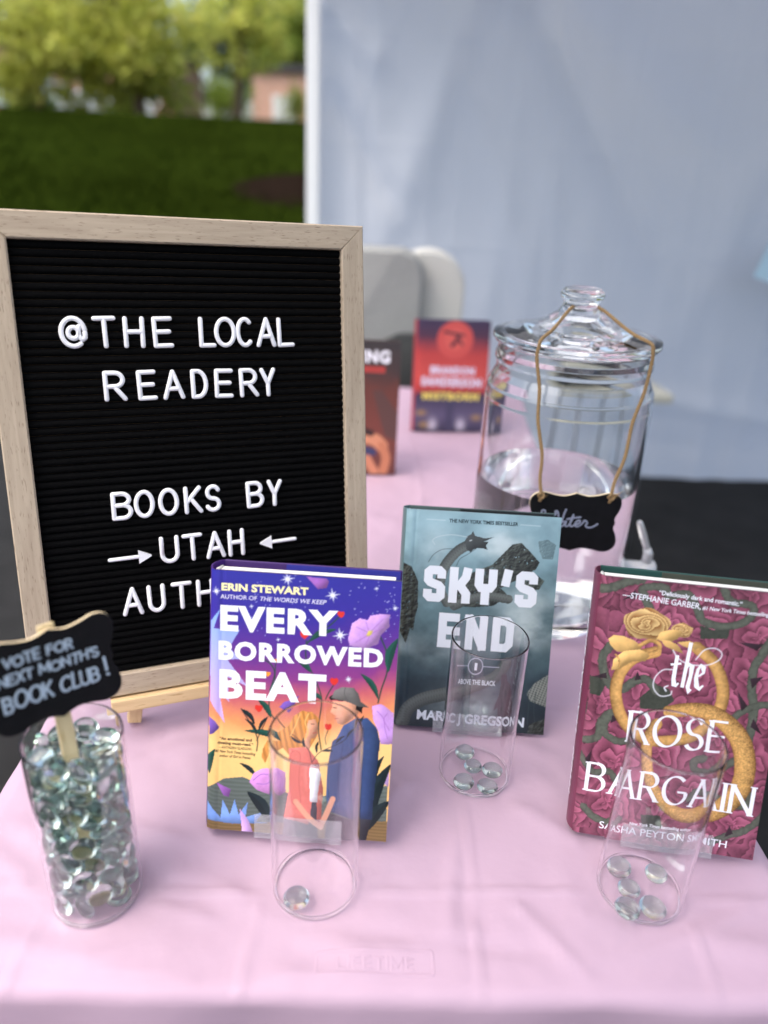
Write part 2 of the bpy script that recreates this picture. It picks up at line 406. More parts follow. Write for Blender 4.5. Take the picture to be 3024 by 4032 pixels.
# ================================================================ SETTING
M_asphalt = mat("asphalt", lin(42, 42, 42), .95, spec=.15, noise=(9, .25), bump=(260, .8, .006))
M_grass = mat("grass", (0.019, 0.030, 0.0035, 1), 1.0, spec=0, noise=(.45, .6), bump=(40, 1, .05))
M_mulch = mat("mulch", lin(34, 26, 21), 1, spec=0, noise=(8, .4), bump=(30, 1, .05))

def sstep(a, b, x):
    t = np.clip((x - a) / (b - a), 0, 1); return t * t * (3 - 2 * t)
def lawn_z(x, y):
    z = GZ + .01 + .117 * np.clip(y - 5.2, 0, 19.8) + .026 * np.clip(y - 25, 0, 14)
    return z + .10 * (fbm(np.asarray(x) * .22 + 50, np.asarray(y) * .22 + 50, 3, 3) - .5) * sstep(6, 10, y)

# paved lot (one sheet, with a kerb step up to the lawn)
mb = MB(); mb.cur = 0
mb.add([(-120, -120, GZ), (120, -120, GZ), (120, 5.0, GZ), (-120, 5.0, GZ)], [(0, 1, 2, 3)])
tag(mb.build("paved_ground", M_asphalt), kind="structure")
mb = MB(); mb.rbox(-120, 120, 5.0, 5.15, GZ - .2, GZ + .12, .02)
tag(mb.build("kerb", mat("kerb_concrete", lin(150, 148, 142), .9, noise=(4, .15), bump=(60, .5, .01))), kind="structure")
ys = np.concatenate([np.linspace(5.15, 45, 120), np.linspace(48, 700, 12)]); xs = np.concatenate([np.linspace(-400, -45, 8), np.linspace(-40, 30, 110), np.linspace(40, 400, 8)])
X, Y = np.meshgrid(xs, ys); Z = lawn_z(X, Y); Z[0] = GZ + .10
tag(link("lawn", np_mesh("lawn", np.stack([X, Y, Z], -1).reshape(-1, 3), grid_faces(len(xs), len(ys)), M_grass)), kind="structure")
# grass blades standing on the part of the bank in view
def grass_blades():
    N = 26000
    y = 5.4 + 19 * rng.random(N) ** 1.5; x = -y * (.05 + .62 * rng.random(N)) + .5
    z = lawn_z(x, y); hgt = .05 + .06 * rng.random(N); a = rng.random(N) * 2 * PI; wd = .012 + .012 * rng.random(N)
    lx = rng.normal(0, .03, N); ly = rng.normal(0, .03, N)
    V = np.empty((N, 3, 3)); V[:, 0] = np.stack([x - wd * np.cos(a), y - wd * np.sin(a), z - .01], 1)
    V[:, 1] = np.stack([x + wd * np.cos(a), y + wd * np.sin(a), z - .01], 1); V[:, 2] = np.stack([x + lx, y + ly, z + hgt], 1)
    return np_mesh("grass_blades", V.reshape(-1, 3), np.arange(N * 3).reshape(-1, 3), mat("grass_blade", (.024, .038, .0042, 1), .9, spec=0, noise=(.4, .6)), smooth=False)
tag(link("grass_blades", grass_blades()), kind="stuff")
# mulch bed cut into the bank (partly behind the tent wall)
mb = MB(); n = 40; cx, cy0 = -1.15, 12.2
ring = [(cx + (1.45 + .12 * math.sin(3 * t)) * math.cos(t), cy0 + (1.5 + .1 * math.cos(2 * t)) * math.sin(t)) for t in [2 * PI * k / n for k in range(n)]]
vs_ = [(cx, cy0, float(lawn_z(cx, cy0)) + .16)] + [(cx + .6 * (px - cx), cy0 + .6 * (py - cy0), float(lawn_z(cx + .6 * (px - cx), cy0 + .6 * (py - cy0))) + .13) for px, py in ring] + [(px, py, float(lawn_z(px, py)) - .02) for px, py in ring]
fs_ = [(0, 1 + k, 1 + (k + 1) % n) for k in range(n)] + [(1 + k, 1 + n + k, 1 + n + (k + 1) % n, 1 + (k + 1) % n) for k in range(n)]
mb.add(vs_, fs_, True); tag(mb.build("mulch_bed", M_mulch), kind="structure")

# ---------------------------------------------------------------- trees and shrubs
def leaf_mat(name, col, trans):
    m = bpy.data.materials.new(name); m.use_nodes = True; n = m.node_tree.nodes; L = m.node_tree.links
    b = n["Principled BSDF"]; b.inputs["Roughness"].default_value = .55; b.inputs["Specular IOR Level"].default_value = .3
    a = n.new("ShaderNodeAttribute"); a.attribute_name = "Col"; L.new(a.outputs["Color"], b.inputs["Base Color"])
    t = n.new("ShaderNodeBsdfTranslucent"); t.inputs[0].default_value = trans
    ms = n.new("ShaderNodeMixShader"); ms.inputs[0].default_value = .55
    L.new(b.outputs[0], ms.inputs[1]); L.new(t.outputs[0], ms.inputs[2]); L.new(ms.outputs[0], n["Material Output"].inputs[0])
    return m
M_leafy = leaf_mat("spring_leaf", 0, (.58, .62, .14, 1)); M_leafg = leaf_mat("green_leaf", 0, (.20, .29, .05, 1))
M_bark = mat("bark", lin(96, 80, 66), .95, noise=(6, .3), bump=(20, 1, .03), stretch=(1, 1, .25))

def foliage(clumps, nl, size, base, var, m, name, parent):
    """clumps of leaf-sized faces; base colour varies leaf by leaf and clump by clump"""
    Vs = []; Cs = []
    for (c, r) in clumps:
        n = int(nl * r[0] * r[0])
        d = rng.normal(0, 1, (n, 3)); d /= np.linalg.norm(d, axis=1)[:, None]
        p = np.array(c) + d * (rng.random((n, 1)) ** .45) * np.array(r)
        u = rng.normal(0, 1, (n, 3)); u /= np.linalg.norm(u, axis=1)[:, None]; q = rng.normal(0, 1, (n, 3)); q = np.cross(u, q); q /= np.linalg.norm(q, axis=1)[:, None]
        s = size * (.6 + .8 * rng.random((n, 1)))
        Vs.append(np.stack([p - u * s, p + q * s * .5, p + u * s, p - q * s * .5], 1))
        tone = (1 + var * (rng.random() - .5)) * (1 + .5 * (rng.random((n, 1)) - .5)); hue = rng.random((n, 1))
        col = np.array(base)[None] * tone * (1 + hue * np.array([[.25, 0, -.1]])); col = np.concatenate([col, np.ones((n, 1))], 1)
        Cs.append(np.repeat(col, 4, 0))
    V = np.concatenate(Vs).reshape(-1, 3); Cc = np.concatenate(Cs)
    return link(name, np_mesh(name, V, np.arange(len(V)).reshape(-1, 4), m, Cc, False), parent)

def tree(label, x, y, hgt, lean, crown, nclump, leafcol, leafm, nl, cz, seed, kind="deciduous_tree"):
    r = np.random.default_rng(seed); z0 = float(lawn_z(x, y)) - .05
    t = thing(kind, label, "tree", (x, y, z0), group="trees behind the lawn")
    mb = MB(); top = Vector((lean, 0, hgt * .62))
    mid = [Vector((0, 0, -.1)), Vector((lean * .25, .05, hgt * .2)), Vector((lean * .6, 0, hgt * .42)), top]
    mb.tube([tuple(p) for p in smooth_path([tuple(p) for p in mid], 5)], [hgt * .036 * (1 - .04 * k) for k in range(16)], 9)
    cl = []
    for k in range(nclump):
        d = r.normal(0, 1, 3); d /= np.linalg.norm(d); q = r.random() ** .5
        c = np.array([lean * .8, 0, cz]) + d * q * np.array(crown); rad = crown[0] * (.2 + .16 * r.random())
        cl.append((c, (rad, rad, rad * .7)))
        if k % 2 == 0:
            a = Vector(mid[2]).lerp(top, r.random()) * .95; b = Vector(c)
            m_ = a.lerp(b, .5) + Vector((0, 0, .25))
            mb.tube([tuple(p) for p in smooth_path([tuple(a), tuple(m_), tuple(b)], 4)], [hgt * .012 * (1 - .09 * i) for i in range(9)], 6)
    mb.build("trunk", M_bark, t)
    foliage(cl, nl, .17, leafcol, .9, leafm, "crown", t)
    return t
YG = (.38, .43, .095); MG = (.25, .33, .06); DG = (.09, .14, .03)
tree("yellow-green spring tree with a leaning dark trunk, in front of the parked cars", -9.3, 30, 6.2, -.6, (3.7, 2.4, 2.3), 74, YG, M_leafy, 85, 2.45, 1)
tree("yellow-green spring tree at the left edge of the photo", -13.4, 31, 6.4, .4, (2.9, 2.2, 2.4), 62, YG, M_leafy, 85, 2.35, 2)
tree("darker green tree rising over the low brick building", -5.6, 47, 9.5, .3, (3.2, 2.5, 3.4), 74, MG, M_leafg, 220, 4.0, 3)
tree("paler thin-leaved tree just beside the white tent wall", -4.3, 49, 9.8, .2, (2.4, 2.2, 3.0), 40, (.24, .24, .08), M_leafy, 150, 4.6, 4)
tree("tall green tree behind the long brick building at far left", -21.5, 62, 12, -.3, (5.2, 3.5, 4.2), 44, DG, M_leafg, 110, 6.2, 5)
tree("tall dull green tree behind the two parked cars", -12.5, 63, 12, .2, (5.0, 3.5, 4.2), 44, (.13, .18, .045), M_leafg, 110, 6.2, 6)
tree("slender yellow-green spring tree leaning over the low brick building", -6.5, 33, 6.0, .5, (2.3, 2.0, 1.5), 34, YG, M_leafy, 85, 3.3, 12)
def shrub(label, x, y, rx, rz, col, seed):
    z0 = float(lawn_z(x, y)) - .05; t = thing("round_shrub", label, "shrub", (x, y, z0), group="rounded shrubs beyond the lawn")
    r = np.random.default_rng(seed); cl = []
    for k in range(16):
        a = r.random() * 2 * PI; q = r.random() ** .5
        cl.append(((rx * .7 * q * math.cos(a), rx * .7 * q * math.sin(a), rz * (.35 + .5 * r.random() * (1 - .5 * q))), (rx * .42, rx * .42, rz * .4)))
    mb = MB()
    for k in range(5): mb.tube([(0, 0, 0), (.3 * rx * math.cos(k * 1.3), .3 * rx * math.sin(k * 1.3), rz * .6)], [.03, .015], 6)
    mb.build("stems", M_bark, t)
    foliage(cl, 420, .08, col, .5, M_leafg, "foliage", t)
shrub("low pale green rounded shrub in front of the white parked car", -11.3, 34.5, .9, .75, (.2, .28, .05), 21)
shrub("low dull green rounded shrub below the leftmost spring tree", -14.6, 33.5, 1.1, .8, (.15, .21, .04), 22)
shrub("bright green rounded shrub left of the low brick building", -7.35, 36, 1.15, 1.9, (.22, .31, .035), 8)
shrub("yellowish rounded shrub against the right end of the low brick building", -4.75, 37, .8, 1.7, (.25, .29, .03), 9)

# ---------------------------------------------------------------- brick buildings
def brick(name, c1, c2):
    m = bpy.data.materials.new(name); m.use_nodes = True; n = m.node_tree.nodes; L = m.node_tree.links; b = n["Principled BSDF"]
    b.inputs["Roughness"].default_value = .9
    t = n.new("ShaderNodeTexBrick"); t.inputs["Color1"].default_value = c1; t.inputs["Color2"].default_value = c2; t.inputs["Mortar"].default_value = lin(190, 180, 168)
    t.inputs["Scale"].default_value = 4.5; t.inputs["Mortar Size"].default_value = .012
    tc = n.new("ShaderNodeTexCoord"); mp = n.new("ShaderNodeMapping"); mp.inputs["Rotation"].default_value = (PI / 2, 0, 0)
    L.new(tc.outputs["Object"], mp.inputs[0]); L.new(mp.outputs[0], t.inputs["Vector"]); L.new(t.outputs["Color"], b.inputs["Base Color"])
    return m
M_brick1 = brick("salmon_brick", lin(196, 140, 112), lin(178, 122, 98)); M_brick2 = brick("rose_brick", lin(214, 166, 142), lin(198, 150, 128))
M_roofd = mat("dark_roof", lin(70, 68, 70), .8, noise=(3, .2)); M_pane = mat("window_glass", lin(60, 76, 84), .08, spec=.8); M_trimw = mat("white_trim", lin(222, 222, 218), .5)
def building(label, x0, x1, y0, y1, hgt, brickm, wins, doors, roofh):
    z0 = float(lawn_z((x0 + x1) / 2, y0)) - .3; t = thing("brick_building", label, "building", ((x0 + x1) / 2, y0, z0))
    hw = (x1 - x0) / 2; d = y1 - y0
    mb = MB(); mb.box(-hw, hw, 0, d, 0, hgt); mb.build("wall", brickm, t)
    mb = MB(); mb.rbox(-hw - .25, hw + .25, -.25, d + .25, hgt + .003, hgt + roofh, .04); mb.build("roof", M_roofd, t)
    for (wx, wz, ww, wh) in wins:
        mb = MB(); mb.box(wx - ww / 2 - .08, wx + ww / 2 + .08, -.05, -.003, wz - .08, wz + wh + .08); f = mb.build("window", M_trimw, t)
        mb = MB(); mb.box(wx - ww / 2, wx - .03, -.07, -.053, wz, wz + wh); mb.box(wx + .03, wx + ww / 2, -.07, -.053, wz, wz + wh); mb.build("pane", M_pane, f)
        mb = MB(); mb.box(wx - ww / 2 - .15, wx + ww / 2 + .15, -.12, -.003, wz - .18, wz - .083); mb.build("sill", M_trimw, f)
    for (wx, ww, wh) in doors:
        mb = MB(); mb.box(wx - ww / 2, wx + ww / 2, -.06, -.003, .3, .3 + wh); dd = mb.build("door", M_trimw, t)
        mb = MB(); mb.tube([(wx + ww * .36, -.1, 1.3), (wx + ww * .36, -.1, 1.5)], .02, 8); mb.build("handle", M_roofd, dd)
building("long salmon brick building far behind the parked cars", -30, -14.2, 52, 60, 4.3, M_brick1, [(-6.5 + 3.2 * k, 1.7, 1.5, 1.3) for k in range(5)], [], .45)
building("low rose brick building with a dark flat roof and pale door", -7.45, -.5, 42, 48, 2.75, M_brick2, [(2.2, 1.0, 1.4, 1.2)], [(-1.9, 1.2, 1.45)], .28)

# ---------------------------------------------------------------- parked cars
M_tyre = mat("tyre", lin(28, 28, 28), .9); M_rim = mat("rim", lin(170, 172, 175), .3, 1); M_cglass = mat("car_glass", lin(35, 44, 50), .05, spec=1)
M_hl = mat("headlight", lin(235, 238, 240), .08, spec=1); M_tl = mat("tail_light", lin(150, 20, 20), .2); M_dark = mat("black_plastic", lin(25, 25, 26), .6)
def car(label, x, y, rz, paint):
    t = thing("parked_car", label, "car", (x, y, float(lawn_z(x, y))), rz, group="cars parked beyond the lawn")
    body = [(-2.15, .3), (2.15, .3), (2.2, .55), (2.12, .78), (1.3, .92), (.55, 1.38), (-.95, 1.42), (-1.75, .98), (-2.15, .9), (-2.2, .55)]
    mb = MB(); rows = []
    for yy, k in ((-.86, .0), (-.80, 1), (.80, 1), (.86, 0)):
        rows.append([(px * (1 if k else .985), yy * (1 if pz < .95 else .84), pz if k else .3 + (pz - .3) * .97) for px, pz in body])
    n = len(body); vs = [p for r in rows for p in r]
    fs = [tuple(range(n)), tuple(range(3 * n, 4 * n))[::-1]] + [(i * n + j, (i + 1) * n + j, (i + 1) * n + (j + 1) % n, i * n + (j + 1) % n) for i in range(3) for j in range(n)]
    mb.add(vs, fs, False); o = mb.build("body", paint, t, True)
    for s in (-1, 1):
        mb = MB(); mb.prism([(-1.5, .96), (1.02, .96), (.46, 1.33), (-.9, 1.36)], s * .80, s * .835, 'y'); mb.build("side_window", M_cglass, t)
        mb = MB(); mb.rbox(2.12, 2.215, s * .62 - .18, s * .62 + .18, .6, .76, .03); mb.build("headlight", M_hl, t)
        mb = MB(); mb.rbox(-2.215, -2.12, s * .64 - .16, s * .64 + .16, .66, .88, .03); mb.build("tail_light", M_tl, t)
        mb = MB(); mb.rbox(.75, .95, s * .9 - .08, s * .9 + .08, .95, 1.08, .03); mb.build("wing_mirror", paint, t)
        for wx in (-1.35, 1.38):
            wh = MB(); wh.M = Matrix.Translation((wx, s * .84, .32)) @ Matrix.Rotation(PI / 2, 4, 'X'); wh.lathe([(0, -.1), (.27, -.1), (.32, -.07), (.32, .07), (.27, .1), (0, .1)], 24)
            wo = wh.build("wheel", M_tyre, t)
            rm = MB(); rm.M = wh.M; rm.lathe([(0, -.115), (.19, -.11), (.2, -.1), (.2, .1), (.19, .11), (0, .115)], 20); rm.build("rim", M_rim, wo)
    mb = MB(); mb.add([(1.27, -.7, .96), (1.27, .7, .96), (.6, .64, 1.365), (.6, -.64, 1.365)], [(0, 1, 2, 3)]); mb.add([(1.29, -.7, .98), (1.29, .7, .98), (.62, .64, 1.385), (.62, -.64, 1.385)], [(0, 1, 2, 3)]); mb.build("windscreen", M_cglass, t)
    mb = MB(); mb.add([(-1.72, -.7, 1.02), (-1.72, .7, 1.02), (-1.0, .62, 1.43), (-1.0, -.62, 1.43)], [(0, 1, 2, 3)]); mb.build("rear_window", M_cglass, t)
    mb = MB(); mb.rbox(2.19, 2.225, -.4, .4, .42, .58, .01); mb.build("grille", M_dark, t)
    return t
car("white parked car, right of the pair beyond the lawn", -13.9, 39.5, math.radians(200), mat("white_paint", lin(232, 234, 236), .25, coat=1))
car("pale mint parked car, left of the pair beyond the lawn", -17.1, 40.2, math.radians(252), mat("mint_paint", lin(196, 216, 208), .25, coat=1))

# ---------------------------------------------------------------- tent with its side wall
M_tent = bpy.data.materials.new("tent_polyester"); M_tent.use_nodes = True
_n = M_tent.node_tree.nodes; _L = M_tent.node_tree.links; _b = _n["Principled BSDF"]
_b.inputs["Base Color"].default_value = (.68, .71, .77, 1); _b.inputs["Roughness"].default_value = .55; _b.inputs["Specular IOR Level"].default_value = .3  # white fabric; the bluish cast of its shade is put into this tint
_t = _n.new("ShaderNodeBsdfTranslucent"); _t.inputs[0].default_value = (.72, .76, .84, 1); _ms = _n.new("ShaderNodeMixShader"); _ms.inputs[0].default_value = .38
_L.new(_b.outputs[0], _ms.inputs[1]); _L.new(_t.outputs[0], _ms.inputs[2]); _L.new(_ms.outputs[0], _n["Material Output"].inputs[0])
M_pole = mat("white_powder_coat", lin(226, 230, 232), .35)
tent = thing("canopy_tent", "white canopy tent whose creased side wall closes the background", "tent", (1.2, 3.2, GZ))
def seg_d(X, Z, a, b):
    ax, az = a; bx, bz = b; dx, dz = bx - ax, bz - az; L2 = dx * dx + dz * dz
    t = np.clip(((X - ax) * dx + (Z - az) * dz) / L2, 0, 1); s = ((X - ax) * dz - (Z - az) * dx) / math.sqrt(L2)
    return s, t
def tent_wall():
    nx, nz = 260, 190; x = np.linspace(-.36, 3.2, nx); z = np.linspace(GZ + .006, 1.62, nz); X, Z = np.meshgrid(x, z)
    D = np.zeros_like(X)
    # folds (from, to, half width, height): measured on the cloth in metres
    for a, b, wd, hh in (((.34, 1.25), (1.15, .02), .075, .055), ((.30, 1.25), (-.05, .18), .085, .045), ((.42, 1.2), (1.3, .5), .12, -.045),
                         ((.2, .9), (.62, -.1), .06, .02), ((-.3, .78), (.02, .3), .055, -.03), ((-.33, 1.05), (-.05, .8), .05, .024), ((1.6, 1.2), (1.15, -.3), .09, .03),
                         ((.62, .9), (.5, -.5), .05, .006), ((1.0, -.35), (1.9, -.48), .06, .03), ((.8, -.55), (2.2, -.62), .05, -.012), ((.45, .62), (.95, -.05), .04, .006),
                         ((-.1, .55), (-.02, -.2), .045, .007), ((2.2, 1.1), (1.5, .05), .08, .03), ((1.25, .12), (2.4, -.1), .05, .009), ((.05, 1.2), (-.2, .62), .03, .006)):
        s, t = seg_d(X, Z, a, b); end = np.minimum(np.clip(t / .15, 0, 1), np.clip((1 - t) / .25, 0, 1))
        D += .95 * hh * np.exp(-(s / wd) ** 2) * end
    for xv, wv, hv in ((-.22, .03, .010), (-.05, .05, .014), (.16, .035, .009), (.38, .05, .012), (.61, .04, .010), (.83, .06, .014), (1.1, .045, .010), (1.36, .05, .013), (1.62, .05, .010), (1.95, .06, .012)):
        D += hv * np.exp(-((X - xv + .05 * np.sin(Z * 1.7 + xv * 9)) / wv) ** 2) * (.5 + .8 * vnoise(X * 0 + xv * 37, Z * 1.3 + xv * 11, 5))
    # packing creases and soft billow
    for xc in np.arange(-.1, 3.2, .33): D += .0035 * np.exp(-((X - xc) / .012) ** 2)
    for zc in np.arange(-.5, 1.6, .36): D += .0026 * np.exp(-((Z - zc) / .012) ** 2)
    D += .035 * (fbm(X * 1.7 + 3, Z * 1.3 + 9, 3, 21) - .5) + .012 * (fbm(X * 6, Z * 4, 3, 31) - .5)
    pin = np.clip((X + .36) / .06, 0, 1); D *= pin
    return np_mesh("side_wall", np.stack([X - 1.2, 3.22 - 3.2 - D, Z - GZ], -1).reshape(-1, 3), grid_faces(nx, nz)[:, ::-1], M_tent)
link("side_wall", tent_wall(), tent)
TXA, TXB, TYA, TYB, EAVE = -.335, 2.70, -.50, 3.16, 1.42 - GZ  # near eave carried past the camera to cut light on the front cloth
for lx in (TXA, TXB):
    for ly in (TYA, TYB):
        mb = MB(); mb.rbox(lx - 1.2 - .024, lx - 1.2 + .024, ly - 3.2 - .024, ly - 3.2 + .024, .02, EAVE, .006); mb.build("tent_leg", M_pole, tent)
        mb = MB(); mb.rbox(lx - 1.2 - .05, lx - 1.2 + .05, ly - 3.2 - .05, ly - 3.2 + .05, 0, .019, .004); mb.build("foot_plate", M_pole, tent)
M_roofc = M_tent.copy(); M_roofc.name = "unseen_canopy_polyester"; M_roofc.node_tree.nodes["Principled BSDF"].inputs["Base Color"].default_value = (.80, .81, .82, 1)
for nd in M_roofc.node_tree.nodes:
    if nd.type == 'BSDF_TRANSLUCENT': nd.inputs[0].default_value = (.80, .81, .82, 1)
    if nd.type == 'MIX_SHADER': nd.inputs[0].default_value = .52
mb = MB(); xa, xb, ya, yb = TXA - 1.25, TXB - 1.15, TYA - 3.25, TYB - 3.11; pk = ((xa + xb) / 2, (ya + yb) / 2, EAVE + .75); ec = [(xa, ya, EAVE), (xb, ya, EAVE), (xb, yb, EAVE), (xa, yb, EAVE)]; n = 10
for i in range(4):
    A, B = Vector(ec[i]), Vector(ec[(i + 1) % 4]); P = Vector(pk); vs_ = []; fs_ = []
    for r in range(n + 1):
        t = r / n; sag = -.05 * math.sin(PI * t)
        for k in range(n + 1):
            q = A.lerp(B, k / n).lerp(P, t); q.z += sag * math.sin(PI * k / n); vs_.append(tuple(q))
    for r in range(n):
        for k in range(n): o_ = r * (n + 1) + k; fs_.append((o_, o_ + 1, o_ + n + 2, o_ + n + 1))
    mb.add(vs_, fs_, True)
mb.build("canopy", M_roofc, tent)  # roof out of view, added to shade the table and diffuse overhead light
mb = MB()
for i in range(4):
    A, B = Vector(ec[i]), Vector(ec[(i + 1) % 4]); m_ = 40; vs_ = []
    for k in range(m_ + 1):
        q = A.lerp(B, k / m_); vs_ += [(q.x, q.y, q.z), (q.x, q.y, q.z - .20 - .03 * abs(math.sin(k / m_ * PI * 8)))]
    mb.add(vs_, [(2 * k, 2 * k + 1, 2 * k + 3, 2 * k + 2) for k in range(m_)], True)
mb.build("unseen_valance", M_roofc, tent)
mb = MB()
for i in range(4):
    A, B = Vector(ec[i]), Vector(ec[(i + 1) % 4]); c_ = Vector((pk[0], pk[1], 0)); ins = lambda q: (q.x + (c_.x - q.x) * .02, q.y + (c_.y - q.y) * .02, EAVE - .03)
    mb.tube([ins(A), ins(B)], .014, 8); 
mb.build("eave_frame", M_pole, tent)

# ---------------------------------------------------------------- printed and lettered layouts (mm on each surface)
BOARD_ROWS=[[('@', 41.6, 294.1, 22.9, 26.8), ('T', 67.0, 294.0, 19.3, 26.8), ('H', 90.1, 293.8, 17.8, 26.8), ('E', 114.2, 293.7, 17.5, 26.8), ('L', 151.9, 293.5, 15.2, 26.8), ('O', 167.8, 293.4, 19.8, 26.8), ('C', 185.1, 293.3, 15.6, 26.8), ('A', 204.8, 293.2, 18.7, 26.8), ('L', 223.3, 293.1, 16.3, 26.8)], [('R', 71.1, 249.4, 19.2, 26.3), ('E', 97.6, 249.2, 16.7, 26.4), ('A', 119.9, 249.0, 19.1, 26.4), ('D', 142.4, 248.9, 15.5, 26.4), ('E', 163.8, 248.7, 17.1, 26.4), ('R', 187.1, 248.6, 18.0, 26.5), ('Y', 204.7, 248.5, 15.1, 26.5)], [('B', 67.8, 144.3, 18.4, 26.1), ('O', 86.6, 144.3, 18.2, 26.1), ('O', 108.0, 144.3, 18.6, 26.1), ('K', 129.9, 144.3, 16.6, 26.1), ('S', 147.7, 144.3, 15.4, 26.1), ('B', 187.7, 144.3, 17.2, 26.1), ('Y', 206.0, 144.3, 15.0, 26.1)], [('U', 105.9, 99.6, 17.8, 26.2), ('T', 126.9, 99.5, 18.9, 26.4), ('A', 147.8, 99.4, 18.6, 26.5), ('H', 167.3, 99.2, 16.0, 26.7)], [('A', 69.6, 54.1, 19.0, 27.3), ('U', 91.0, 53.9, 16.4, 27.2), ('T', 113.6, 53.7, 19.3, 27.0), ('H', 135.3, 53.5, 16.8, 26.8), ('O', 157.9, 53.4, 18.9, 26.6), ('R', 179.2, 53.2, 17.5, 26.4), ('S', 198.8, 53.0, 16.1, 26.3)]]
ARROWS=[((51.6, 108.8), (89.4, 109.4)), ((226.4, 110.0), (189.9, 108.9))]
